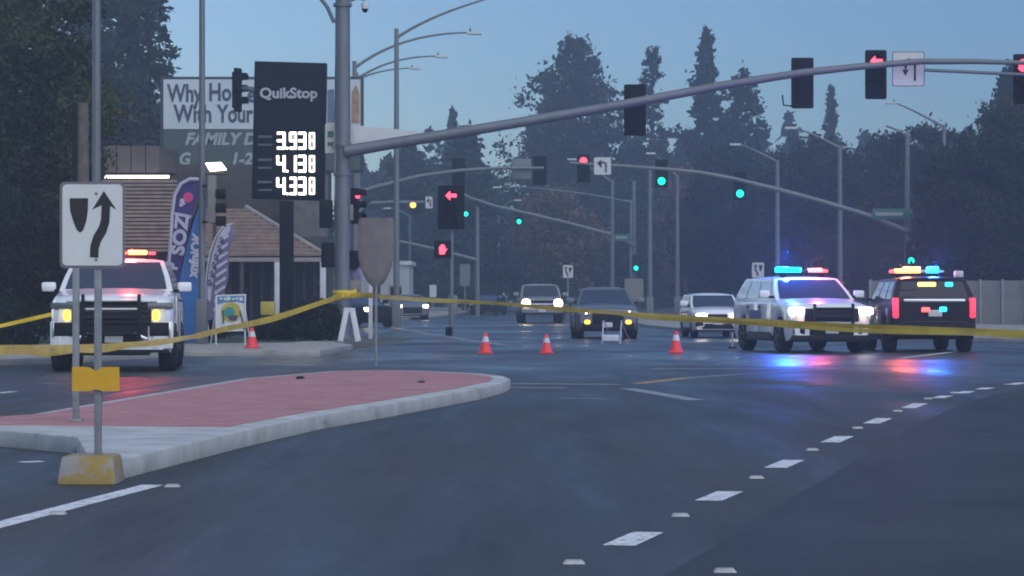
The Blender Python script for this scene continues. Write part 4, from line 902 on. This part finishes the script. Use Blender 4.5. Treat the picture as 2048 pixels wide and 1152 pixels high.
for sg in (1, -1):
    fr('headlight', sg*0.80, 1.13, 0.44, 0.11, 'lens_dim', 0.3, 0.02, 0.02, Matrix.Rotation(R(-12*sg), 3, 'Z'), F-0.0)
    fr('signal_lamp', sg*0.755, 0.97, 0.10, 0.17, 'amber_lit', 0.2, 0.055, 0.04, None)
    fr('corner_panel', sg*0.87, 0.97, 0.2, 0.2, 'white_paint', 0.3, -0.02, 0.03, Matrix.Rotation(R(-14*sg), 3, 'Z'))
    fr('bumper_corner', sg*0.85, 0.63, 0.36, 0.48, 'white_paint', 0.3, 0.0, 0.04, Matrix.Rotation(R(-10*sg), 3, 'Z'))
    fr('corner_intake', sg*0.79, 0.73, 0.33, 0.24, 'black_plastic', 0.3, 0.028, 0.03, Matrix.Rotation(R(-10*sg), 3, 'Z'))
    fr('intake_trim', sg*0.97, 0.72, 0.03, 0.26, 'chrome', 0.24, 0.02, 0.01, Matrix.Rotation(R(-10*sg), 3, 'Z'))
    fr('bumper_foot', sg*0.50, 0.60, 0.24, 0.07, 'chrome', 0.1, 0.05, 0.015, Matrix.Rotation(R(24*sg), 3, 'Y'))
fr('lower_bumper', 0, 0.62, 1.25, 0.36, 'black_plastic', 0.3, 0.03, 0.04)
fr('skid_panel', 0, 0.34, 1.3, 0.12, 'black_plastic', 0.4, -0.02, 0.03)
fr('license_plate', -0.04, 0.58, 0.31, 0.16, 'plate', 0.02, 0.05, 0.006)
push_bar(t, F, 0.52, 1.33, 0.95)
light_bar(t, F-2.55, 1.985, 1.35, [(0.47, 0.16, 0.07, 'red_bar'), (0.20, 0.2, 0.06, 'red_bar'), (-0.06, 0.13, 0.05, 'red_bar'), (-0.32, 0.34, 0.08, 'amber_bar'), (-0.58, 0.12, 0.05, 'red_lit')])
point_light(t, (-0.2, F-2.4, 2.22), (1, 0.05, 0.05), 60, 0.1)
MB().box((hw+0.012, F-1.9, 1.05), (0.02, 0.10, 0.08)).build('side_lamp', 'blue_bar', t)

# -- right: white police SUV, nose toward camera and to the right
s = dict(L=5.0, W=2.0, H=1.76, wr=0.39, fa=0.92, ra=1.05, g=0.27, zf=1.08, zc=1.21, zb=1.19, yw0=1.35, yw1=2.05, yr1=0.55, yr0=0.12, tum=0.76, tw=0.28)
dT = 68.3; t, fr, bk, F, hw = vehicle('police_suv', 'white police SUV with cyan and red roof lights, nose turned to the right', 'police car', (gx(1600, dT), dT, 0.004), R(180+11), s, 'white_paint')
gr = fr('grille', 0, 0.86, 1.28, 0.30, 'black_plastic', 0.2, 0.03, 0.03)
for z in (0.78, 0.86, 0.94): MB().box((0, F+0.035, z), (1.2, 0.012, 0.02)).build('grille_bar', 'rim', gr)
for sg in (1, -1):
    fr('headlight', sg*0.80, 0.95, 0.36, 0.17, 'head_lit', 0.3, 0.03, 0.06, Matrix.Rotation(R(-16*sg), 3, 'Z'))
    fr('signal_lamp', sg*0.74, 0.76, 0.12, 0.12, 'pink_lit', 0.2, 0.045, 0.04)
    fr('fog_recess', sg*0.74, 0.50, 0.28, 0.16, 'black_plastic', 0.3, 0.0, 0.04, Matrix.Rotation(R(-10*sg), 3, 'Z'))
fr('lower_intake', 0, 0.50, 1.05, 0.2, 'black_plastic', 0.25, 0.02, 0.03)
fr('license_plate', 0, 0.52, 0.31, 0.16, 'plate', 0.02, 0.05, 0.006)
push_bar(t, F, 0.5, 1.12, 0.9)
fr('lower_valance', 0, 0.33, 1.82, 0.16, 'black_plastic', 0.4, 0.01, 0.04)
for sg in (1, -1): MB().box((sg*(hw-0.01), 0, 0.36), (0.06, 1.95, 0.2)).build('side_cladding', 'black_plastic', t, bevel=0.02)
MB().box((hw+0.006, -0.3, 0.86), (0.03, 1.0, 0.20)).build('door_stripe', 'flag_lilac', t, bevel=0.005)
light_bar(t, F-2.35, 1.79, 1.3, [(0.48, 0.30, 0.13, 'cyan_lit'), (0.17, 0.26, 0.12, 'cyan_lit'), (-0.06, 0.14, 0.06, 'lens_dark'), (-0.32, 0.32, 0.10, 'pink_lit'), (-0.55, 0.12, 0.07, 'red_bar')])
point_light(t, (0.35, F-2.3, 2.2), (0.02, 0.12, 1), 300, 0.12)
point_light(t, (-0.4, F-2.3, 2.08), (1, 0.1, 0.15), 50, 0.1)

# -- far right: black police SUV, seen from behind
s = dict(L=5.05, W=2.0, H=1.74, wr=0.38, fa=0.95, ra=1.05, g=0.30, zf=1.02, zc=1.15, zb=1.2, yw0=1.4, yw1=2.1, yr1=0.42, yr0=0.06, tum=0.78, tw=0.28, rwv=0.08, glass='tinted_glass')
dT = 68.8; t, fr, bk, F, hw = vehicle('police_suv', 'black police SUV seen from behind with lit red tail lights', 'police car', (gx(1832, dT), dT, 0.004), R(1.5), s, 'black_paint', cladding=(0, 'maroon_paint'))
for sg in (1, -1):
    tl = bk('tail_light', sg*0.88, 1.02, 0.13, 0.46, 'tail_lit', 0.2, 0.03, 0.035)
    bk('reflector', sg*0.78, 0.5, 0.16, 0.06, 'lens_dark', 0.1, 0.03, 0.01)
bk('trim_bar', 0, 1.19, 1.42, 0.075, 'chrome', 0.06, 0.03, 0.015)
bk('plate_recess', 0, 0.92, 0.52, 0.2, 'black_plastic', 0.05, 0.01, 0.02); bk('license_plate', 0.02, 0.90, 0.31, 0.15, 'plate', 0.02, 0.03, 0.006)
bk('deck_lamp', -0.20, 0.98, 0.20, 0.11, 'red_bar', 0.06, 0.045, 0.03); bk('deck_lamp', 0.2, 0.99, 0.17, 0.11, 'blue_bar', 0.06, 0.045, 0.03)
bk('rear_bumper', 0, 0.56, 1.9, 0.24, 'black_plastic', 0.25, 0.05, 0.05); bk('step_pad', 0, 0.70, 1.5, 0.03, 'rim', 0.2, 0.06, 0.01)
bk('window_lamp', -0.13, 1.56, 0.42, 0.10, 'amber_bar', 0.06, 0.0, 0.03, y=-F+0.22); bk('window_lamp', 0.38, 1.56, 0.18, 0.10, 'blue_bar', 0.06, 0.0, 0.03, y=-F+0.22)
MB().tube([(-0.80, -F+0.03, 1.42), (-0.4, -F+0.0, 1.44)], 0.012, 6).build('wiper', 'black_plastic', t)
light_bar(t, F-2.6, 1.78, 1.3, [(-0.58, 0.12, 0.08, 'red_bar'), (-0.42, 0.22, 0.10, 'amber_bar'), (-0.12, 0.40, 0.15, 'amber_bar'), (0.16, 0.08, 0.08, 'lens_clear'), (0.38, 0.28, 0.15, 'blue_bar'), (0.6, 0.1, 0.06, 'lens_clear')])
MB().box((0.72, -F+0.9, 1.80), (0.2, 0.24, 0.16)).build('antenna_housing', 'plate', t, bevel=0.04)
point_light(t, (-0.3, F-2.7, 2.1), (1, 0.16, 0.08), 90, 0.12); point_light(t, (0.4, F-2.7, 2.1), (0.03, 0.15, 1), 120, 0.1)
MB().box((-hw-0.006, 0.5, 1.0), (0.03, 0.06, 0.06)).build('side_lamp', 'head_dim', t); MB().box((-hw-0.008, -F+0.55, 0.93), (0.03, 0.1, 0.16)).build('fuel_cap', 'plate', t, bevel=0.02)

# -- pickup truck with bright headlights
s = dict(L=5.6, W=2.0, H=1.84, wr=0.40, fa=0.95, ra=1.25, g=0.42, zf=1.12, zc=1.22, zb=1.2, yw0=1.5, yw1=2.0, yr1=2.1, yr0=1.95, tum=0.80, tw=0.27, win=[(0.08, 0.48), (0.54, 0.92)], doors=[(0.29, 0.46), (0.46, 0.62)])
dT = 136; t, fr, bk, F, hw = vehicle('pickup_truck', 'pale pickup truck with two bright warm headlights', 'truck', (gx(1079, dT), dT, 0.004), R(182), s, 'pale_truck')
gr = fr('grille', 0, 0.90, 1.05, 0.34, 'black_plastic', 0.2, 0.03, 0.03); MB().box((0, F+0.035, 0.9), (1.0, 0.012, 0.05)).build('grille_bar', 'chrome', gr)
fr('bumper', 0, 0.60, 1.9, 0.22, 'pale_truck', 0.25, 0.05, 0.04); fr('license_plate', 0, 0.6, 0.31, 0.15, 'plate', 0.02, 0.065, 0.006)
for sg in (1, -1):
    MB().lathe([(0.20, -0.1), (0.20, 0.03), (0.16, 0.07), (0.06, 0.09)], (sg*0.74, F, 0.94), 'y', 20).build('headlight', 'head_warm', t, smooth=50)
# -- dark car facing the camera
s = dict(L=4.6, W=1.88, H=1.56, wr=0.35, fa=0.9, ra=0.95, g=0.22, zf=0.92, zc=1.02, zb=1.02, yw0=1.25, yw1=2.05, yr1=0.9, yr0=0.35, tum=0.72, tw=0.24)
dT = 89.5; t, fr, bk, F, hw = vehicle('parked_car', 'dark car facing the camera with small amber front lamps', 'car', (gx(1207, dT), dT, 0.004), R(181.5), s, 'grey_paint')
fr('grille', 0, 0.62, 0.95, 0.34, 'black_plastic', 0.2, 0.03, 0.04); fr('bumper', 0, 0.36, 1.6, 0.24, 'black_plastic', 0.3, 0.02, 0.04); fr('license_plate', 0.02, 0.42, 0.31, 0.15, 'plate', 0.02, 0.05, 0.006)
fr('roof_edge', 0, 1.53, 1.0, 0.05, 'grey_paint', 0.1, 0, 0.02, None, F-2.1)
for sg in (1, -1):
    fr('headlight', sg*0.70, 0.77, 0.34, 0.14, 'lens_clear', 0.25, 0.02, 0.04, Matrix.Rotation(R(-14*sg), 3, 'Z')); fr('running_lamp', sg*0.62, 0.78, 0.14, 0.12, 'head_warm', 0.2, 0.045, 0.05)
    fr('fog_lamp', sg*0.62, 0.50, 0.17, 0.13, 'amber_lit', 0.2, 0.04, 0.05)
# -- small white car
s = dict(L=4.0, W=1.56, H=1.38, wr=0.33, fa=0.8, ra=0.75, g=0.2, zf=0.84, zc=0.93, zb=0.95, yw0=1.0, yw1=1.6, yr1=0.4, yr0=0.1, tum=0.84, tw=0.2)
dT = 90.5; t, fr, bk, F, hw = vehicle('parked_car', 'small white car with lit headlights left of the police cars', 'car', (gx(1421, dT), dT, 0.004), R(183), s, 'white_paint')
fr('grille', 0.02, 0.66, 0.62, 0.14, 'black_plastic', 0.2, 0.02, 0.03); fr('lower_intake', 0, 0.36, 1.0, 0.18, 'black_plastic', 0.25, 0.02, 0.04)
for sg in (1, -1):
    fr('headlight', sg*0.50, 0.68, 0.34, 0.14, 'head_lit', 0.25, 0.03, 0.05, Matrix.Rotation(R(-14*sg), 3, 'Z')); fr('fog_recess', sg*0.58, 0.42, 0.24, 0.16, 'black_plastic', 0.25, 0.01, 0.04)
    MB().tube([(sg*0.4, F+0.03, 0.50), (sg*0.46, F+0.03, 0.36), (sg*0.66, F-0.02, 0.34)], 0.018, 8).build('bumper_trim', 'white_paint', t)
fr('license_plate', 0, 0.48, 0.3, 0.14, 'plate', 0.02, 0.035, 0.006)
# -- low cars further back
s = dict(L=4.6, W=1.8, H=1.36, wr=0.33, fa=0.9, ra=0.9, g=0.2, zf=0.82, zc=0.92, zb=0.95, yw0=1.3, yw1=2.1, yr1=1.2, yr0=0.5, tum=0.72, tw=0.22)
dT = 156; t, fr, bk, F, hw = vehicle('parked_car', 'low grey car with lit headlights left of the road', 'car', (gx(819, dT), dT, 0.004), R(186), s, 'grey_paint')
fr('grille', 0, 0.5, 1.0, 0.3, 'black_plastic', 0.2, 0.03, 0.04)
for sg in (1, -1): fr('headlight', sg*0.70, 0.72, 0.30, 0.18, 'head_lit', 0.25, 0.03, 0.06)
dT = 190; t, fr, bk, F, hw = vehicle('parked_car', 'dark low car half hidden by the tape left of the pickup', 'car', (gx(977, dT), dT, 0.004), R(170), s, 'black_paint')
for sg in (1, -1): fr('headlight', sg*0.66, 0.72, 0.28, 0.14, 'lens_clear', 0.25, 0.03, 0.05)
dT = 119; t, fr, bk, F, hw = vehicle('parked_car', 'black car behind the white post with one lit headlight', 'car', (gx(708, dT), dT, 0.004), R(214), s, 'black_paint')
fr('grille', 0, 0.5, 1.0, 0.26, 'black_plastic', 0.2, 0.03, 0.04)
for sg in (1, -1): fr('headlight', sg*0.68, 0.73, 0.28, 0.16, 'head_warm', 0.25, 0.04, 0.05)

# ------------------------------------------------------------------ things further off
def far_sign(label, x, y, d, w, h, mirror=False, arrow=True, mtl='sign_white', group=None, yb=None):
    o = Vector((gx(x, d), d, 0.1)); t = thing('traffic_sign', label, 'traffic sign', o, group=group); z = gz(y, d)-0.1
    MB().box((0, 0.03, (z+h/2)/2), (0.07, 0.05, z+h/2)).build('post', 'post', t)
    p = obj('panel', MB().prism([(a, -0.01, b) for a, b in rounded_rect(w, h, 0.05)], (0, 1, 0), 0.02).mesh('panel'), mtl, t, (0, 0, z))
    if arrow: arrow_sign(p, w, h, y0=-0.012, mirror=mirror)
far_sign('small white sign with black bent arrow above the dark car', 1136, 543, 150, 0.52, 0.66, True)
far_sign('small white sign with black marks behind the roof of the white police car', 1516, 540, 140, 0.58, 0.72, True)
far_sign('plain grey sign panel left of the pickup truck', 930, 550, 200, 0.7, 1.5, arrow=False, mtl='galv_far')
far_sign('small pale sign near the far kerb left of the dark low car', 866, 582, 190, 0.45, 0.8, arrow=False, mtl='bill_white')
far_sign('pale pinkish sign back behind the dark car roof corner', 1268, 578, 140, 0.9, 1.0, arrow=False, mtl='signal_tan')
o = Vector((gx(966, 230), 230, 0.1)); t = thing('warning_light', 'tiny red light on a thin far post', 'light', o)
MB().tube([(0, 0, 0), (0, 0, 1.8)], 0.05, 8).build('post', 'post', t); MB().box((0, -0.05, 1.85), (0.2, 0.12, 0.42)).build('lamp', 'red_lit', t, bevel=0.05)
for x, w, h, lab in [(812, 0.7, 1.3, 'pale roadside cabinet right of the hooded sign'), (906, 0.55, 1.2, 'small grey cabinet by the far kerb beyond the red hand')]:
    d = 172; o = Vector((gx(x, d), d, 0.1)); t = thing('utility_cabinet', lab, 'cabinet', o); MB().box((0, 0, h/2), (w, 0.5, h)).build('case', 'utility_box', t, bevel=0.03); MB().box((0, -0.26, h*0.5), (w*0.8, 0.02, h*0.8)).build('cabinet_door', 'utility_box', t, bevel=0.01)
o = Vector((gx(770, 165), 165, 0.1)); t = thing('low_building', 'pale low flat building beyond the hooded sign', 'building', o)
MB().box((-0.6, 4, 1.5), (3.9, 7, 3.0)).build('wall', 'pale_wall', t); MB().box((-0.6, 4, 3.05), (4.2, 7.3, 0.22)).build('roof', 'white_trim', t)
for i in range(3):
    f = MB().box((-1.8+i*1.2, 0.47, 1.2), (0.7, 0.08, 1.1)).build('window', 'post', t); MB().box((-1.8+i*1.2, 0.42, 1.2), (0.58, 0.03, 0.96)).build('pane', 'store_glass', f)
# concrete fence on the right
o = Vector((gx(1925, 121), 121, 0.1)); t = thing('concrete_fence', 'pale concrete panel fence behind the black police car', 'fence', o)
fz = gz(561, 121)-0.1
pm = None
for i in range(16):
    p = MB().box((0, 0, fz/2), (0.84, 0.09, fz)) ; me = pm or p.mesh('fence_panel'); pm = me
    obj('fence_panel', me, 'fence' if i == 0 else None, t, (-3.4+i*0.92, 0.03*(i % 2), random.uniform(-.01, .01)))
qm = MB().box((0, -0.02, (fz+.06)/2), (0.09, 0.16, fz+.06)).mesh('fence_post')
for i in range(17): obj('fence_post', qm, 'post' if i == 0 else None, t, (-3.86+i*0.92, 0, 0))

# ------------------------------------------------------------------ trees
rng = np.random.default_rng(3)
def leaf_mesh(name, pts, size, jitter=0.5, flat=0.0):
    n = len(pts); pts = np.asarray(pts)
    a = rng.normal(size=(n, 3)); a[:, 2] *= (1-flat); a /= np.linalg.norm(a, axis=1)[:, None]
    b = np.cross(a, rng.normal(size=(n, 3))); b /= np.linalg.norm(b, axis=1)[:, None]
    s = size*(1+jitter*(rng.random(n)*2-1))[:, None]
    if np.ndim(size): s = np.asarray(size)[:, None]*(1+jitter*(rng.random((n, 1))*2-1))
    v = np.stack([pts-a*s*0.9, pts+b*s*0.45, pts+a*s*0.9, pts-b*s*0.45], 1).reshape(-1, 3)
    me = bpy.data.meshes.new(name); me.vertices.add(4*n); me.vertices.foreach_set('co', v.ravel().astype(np.float32))
    me.loops.add(4*n); me.loops.foreach_set('vertex_index', np.arange(4*n, dtype=np.int32))
    me.polygons.add(n); me.polygons.foreach_set('loop_start', np.arange(0, 4*n, 4, dtype=np.int32)); me.polygons.foreach_set('loop_total', np.full(n, 4, dtype=np.int32))
    me.update(calc_edges=True); return me
def clump_points(h, r, z0, nclump, per, seed, squash=0.75, shell=0.55):
    g = np.random.default_rng(seed); out = []
    for i in range(nclump):
        u = g.normal(size=3); u /= np.linalg.norm(u); rr = (shell+(1-shell)*g.random())
        c = np.array([u[0]*r*rr, u[1]*r*rr, z0+(h-z0)/2+u[2]*(h-z0)/2*rr*0.95]); cr = r*(0.16+0.2*g.random())
        q = g.normal(size=(per, 3))*cr*0.55; q[:, 2] *= squash; out.append(c+q)
    return np.concatenate(out)
def broad_tree(name, label, x, yb_d, ytop, halfw_px, m, seed, nclump=70, per=110, leaf=0.22, z0f=0.12, group=None, trunk=True, base=0.0):
    d = yb_d; h = gz(ytop, d)-base; r = halfw_px*d/FPX
    t = thing(name, label, 'bush' if name == 'bush' else 'tree', (gx(x, d), d, base), group=group)
    pts = clump_points(h, r, h*z0f, nclump, per, seed)
    pts = pts[pts[:, 2] > 0.02]
    obj('crown', leaf_mesh('crown', pts, leaf), m, t)
    g = random.Random(seed); mb = MB(); tr = max(0.05, r*0.07)
    mb.tube([(0, 0, 0), (g.uniform(-.1, .1)*r, 0, h*0.3), (g.uniform(-.15, .15)*r, 0, h*0.62)], [tr, tr*0.75, tr*0.35], 8)
    for k in range(7):
        a = g.uniform(0, 6.28); z = h*g.uniform(0.2, 0.5); mb.tube([(0, 0, z), (math.cos(a)*r*0.35, math.sin(a)*r*0.35, z+h*0.15), (math.cos(a)*r*0.7, math.sin(a)*r*0.7, z+h*0.26)], [tr*0.5, tr*0.32, tr*0.12], 6)
    mb.build('trunk', 'bark', t)
    return t
def conifer(label, x, d, ytop, halfw_px, seed, dens=1.0, m='leaf_conifer', z0f=0.06, sparse=0.0, lean=0.0, power=0.8, group=None, leaf=0.22, base=0.0, tip=0.06):
    h = gz(ytop, d)-base; r = halfw_px*d/FPX; g = np.random.default_rng(seed); rr = random.Random(seed)
    t = thing('conifer_tree', label, 'tree', (gx(x, d), d, base), group=group)
    out = []; mb = MB(); mb.tube([(0, 0, 0), (lean*0.5, 0, h*0.5), (lean, 0, h*0.97)], [h*0.018, h*0.011, h*0.002], 8)
    nb = int(95*dens); az = 0.0
    lob = [(rr.uniform(0.6, 1.25), rr.uniform(0, 6.28), rr.uniform(5, 16), rr.uniform(0, 6.28)) for _ in range(4)]
    for i in range(nb):
        f = z0f+(1-z0f)*((i+0.5)/nb)**1.05; z = f*h; az += 2.4+rr.uniform(-.5, .5)
        mod = 1+0.30*sum(math.sin(fq*f*2+ph)*math.cos(az-a0) for _, a0, fq, ph in lob)/1.6
        ln = r*((1-f)**power*(0.36+0.8*rr.random()**1.4)*max(0.35, mod)+tip*(1-f)**0.2)
        if rr.random() < 0.14: ln *= 1.3
        if rr.random() < sparse+0.08: continue
        droop = rr.uniform(-0.25, 0.08)+0.4*max(0, f-0.6); n = int(18+70*(ln/r))
        s = g.random(n)**0.6; wob = g.normal(size=(n, 3))*np.array([0.09, 0.09, 0.055])*(0.35+ln*0.42)
        px_ = np.stack([math.cos(az)*ln*s+lean*f, math.sin(az)*ln*s, z+droop*ln*s*s+0.16*ln*s], 1)+wob*(0.45+0.7*s[:, None]); out.append(px_)
        for q in range(3):   # upturned tufts along the branch
            ss = rr.uniform(0.35, 1.0); k_ = int(10+20*ln/r); c_ = np.array([math.cos(az)*ln*ss+lean*f, math.sin(az)*ln*ss, z+droop*ln*ss*ss+0.16*ln*ss])
            out.append(c_+np.stack([g.normal(size=k_)*0.16, g.normal(size=k_)*0.16, np.abs(g.normal(size=k_))*0.42], 1)*(0.6+0.25*ln))
        mb.tube([(lean*f, 0, z), (math.cos(az)*ln*0.85+lean*f, math.sin(az)*ln*0.85, z+droop*ln*0.72+0.13*ln)], [max(0.02, ln*0.02), 0.012], 5, cap=False)
    top = np.stack([g.normal(size=40)*0.10+lean, g.normal(size=40)*0.10, h*(0.92+0.08*g.random(40))], 1); out.append(top)
    pts = np.concatenate(out)
    obj('crown', leaf_mesh('crown', pts, leaf), m, t); mb.build('trunk', 'bark', t)
    return t
# left, close and dark
broad_tree('evergreen_tree', 'huge dark evergreen filling the left edge behind the bent arrow sign', 60, 72, -140, 150, 'leaf_moss', 11, 190, 420, 0.085, 0.02, base=0.1)
broad_tree('evergreen_tree', 'dark shrubby tree low at the left edge beside the white police car', 20, 66, 390, 130, 'leaf_bush', 12, 110, 330, 0.07, 0.0, base=0.1)
broad_tree('evergreen_tree', 'mossy green tree at the left edge above the shrubs', -40, 78, 150, 170, 'leaf_mid', 13, 110, 330, 0.09, 0.05, base=0.1)
conifer('tall hazy blue conifer left of the billboard, cut by the top edge', 270, 140, -330, 125, 14, 2.4, power=0.55, leaf=0.2, tip=0.1)
conifer('hazy blue conifer rising behind the tall left pole', 170, 150, -260, 120, 15, 2.0, power=0.55, leaf=0.22)
broad_tree('evergreen_tree', 'dim tree mass behind the brown roof left of the billboard', 250, 125, 130, 120, 'leaf_conifer', 16, 100, 260, 0.17, 0.0)
broad_tree('evergreen_tree', 'dim tree below the billboard behind the hip roof', 470, 130, 375, 150, 'leaf_dark', 17, 80, 220, 0.16, 0.0)
broad_tree('bush', 'dark clipped bush between the price sign and the big mast', 630, 75.5, 605, 52, 'leaf_bush', 18, 70, 260, 0.05, 0.0, base=0.13)
broad_tree('bush', 'low dark bush behind the yellow box', 545, 76.5, 640, 45, 'leaf_bush', 19, 50, 220, 0.05, 0.0, base=0.13)
broad_tree('bush', 'dark shrub beneath the feather flags', 400, 80, 610, 70, 'leaf_bush', 20, 50, 220, 0.05, 0.0, base=0.1)
# middle distance
conifer('broad hazy conifer with rounded tip left of the centre', 1150, 255, 88, 270, 21, 3.8, power=1.05, leaf=0.27, tip=0.16)
conifer('thin see-through conifer left of the tallest one', 1305, 262, 103, 75, 22, 1.2, power=0.8, sparse=0.3, leaf=0.21, tip=0.25)
conifer('tallest pointed conifer right of the centre', 1412, 250, 66, 95, 23, 2.2, power=0.85, leaf=0.24, tip=0.1)
conifer('shorter ragged conifer just right of the tallest one', 1483, 248, 150, 95, 24, 1.9, power=0.65, sparse=0.1, leaf=0.24, tip=0.2)
conifer('small pointed conifer above the tree line right of the third dark head', 1662, 270, 175, 45, 25, 1.2, power=0.75, leaf=0.22)
conifer('faint little conifer tip left of the broad conifer', 905, 290, 226, 70, 26, 1.2, power=0.8, leaf=0.27)
broad_tree('evergreen_tree', 'round faint treetop on a stalk at the left end of the arm', 858, 280, 246, 22, 'leaf_conifer', 27, 16, 70, 0.3, 0.72)
conifer('hazy dark conifer low behind the far left mast', 815, 235, 300, 120, 28, 2.2, power=0.6, leaf=0.27)
conifer('hazy conifer below the arm, left of the broad conifer', 930, 225, 268, 105, 29, 2.2, power=0.62, leaf=0.27)
broad_tree('autumn_tree', 'brown autumn tree behind the pickup truck', 1120, 222, 372, 80, 'leaf_autumn', 30, 90, 200, 0.19, 0.12)
broad_tree('autumn_tree', 'faint brown tree right of the far green signal', 1372, 235, 330, 60, 'leaf_autumn', 31, 60, 180, 0.19, 0.12)
broad_tree('evergreen_tree', 'dark round tree behind the lamp post at the white police car', 1600, 190, 262, 110, 'leaf_dark', 32, 110, 260, 0.19, 0.05)
broad_tree('evergreen_tree', 'dark tree behind the far street name sign', 1740, 185, 250, 110, 'leaf_dark', 33, 110, 260, 0.19, 0.05)
broad_tree('evergreen_tree', 'dark tree behind the small white car', 1450, 200, 300, 110, 'leaf_dark', 34, 100, 260, 0.19, 0.05)
broad_tree('evergreen_tree', 'green black tree overhanging the concrete fence', 1925, 132, 270, 90, 'leaf_dark', 35, 110, 300, 0.13, 0.08)
broad_tree('evergreen_tree', 'big tree at the right edge above the concrete fence', 2035, 136, 190, 110, 'leaf_mid', 36, 120, 300, 0.13, 0.06)
conifer('tall tree with slanting top at the right edge below the last red light', 2020, 175, 150, 130, 37, 2.2, power=0.7, leaf=0.24, tip=0.15)
broad_tree('evergreen_tree', 'uneven dark tree above the black police car', 1850, 170, 232, 90, 'leaf_conifer', 38, 100, 260, 0.18, 0.05)
# the wood behind everything: one mass
pts = []
g = np.random.default_rng(5)
for i in range(95):
    x = g.uniform(690, 2150); d = g.uniform(285, 345); top = 300-40*math.sin(x/170)*g.random()-(55 if x > 1550 else 0)*g.uniform(0.6, 1.1)+g.uniform(-18, 30)+(25 if x < 1000 else 0)
    h = gz(top, d); r = h*g.uniform(0.16, 0.28); n = 380
    f = g.random(n)**0.8; a = g.random(n)*6.28; rad = r*((1-f)**0.7)*np.sqrt(g.random(n))
    pts.append(np.stack([gx(x, d)+rad*np.cos(a), d+rad*np.sin(a), f*h], 1))
wood = obj('wood', leaf_mesh('wood', np.concatenate(pts), 0.75), 'leaf_conifer'); tag(wood, 'far hazy wood closing off the road behind everything', 'trees', kind='stuff')
pts = []
for i in range(40):
    x = g.uniform(-100, 620); d = g.uniform(150, 185); h = g.uniform(5, 9); r = h*0.4; n = 320
    q = g.normal(size=(n, 3))*np.array([r*.5, r*.5, h*.22]); q[:, 2] = abs(q[:, 2]+h*0.45); pts.append(q+np.array([gx(x, d), d, 0]))
w2 = obj('wood', leaf_mesh('wood', np.concatenate(pts), 0.4), 'leaf_dark'); tag(w2, 'dim low wood behind the restaurant and billboard on the left', 'trees', kind='stuff')

# ------------------------------------------------------------------ haze
hz = MB().box((0, 195, 26), (260, 430, 56)).build('haze', None)
hm = bpy.data.materials.new('haze'); hm.use_nodes = True; hn = hm.node_tree; hn.nodes.clear()
pv = hn.nodes.new('ShaderNodeVolumePrincipled'); pv.inputs['Density'].default_value = 0.0020; pv.inputs['Color'].default_value = (0.78, 0.89, 1.0, 1); pv.inputs['Anisotropy'].default_value = 0.55
ho = hn.nodes.new('ShaderNodeOutputMaterial'); hn.links.new(pv.outputs[0], ho.inputs['Volume']); hz.data.materials.append(hm)
tag(hz, 'thin blue dusk haze over the whole junction', 'haze', kind='stuff')
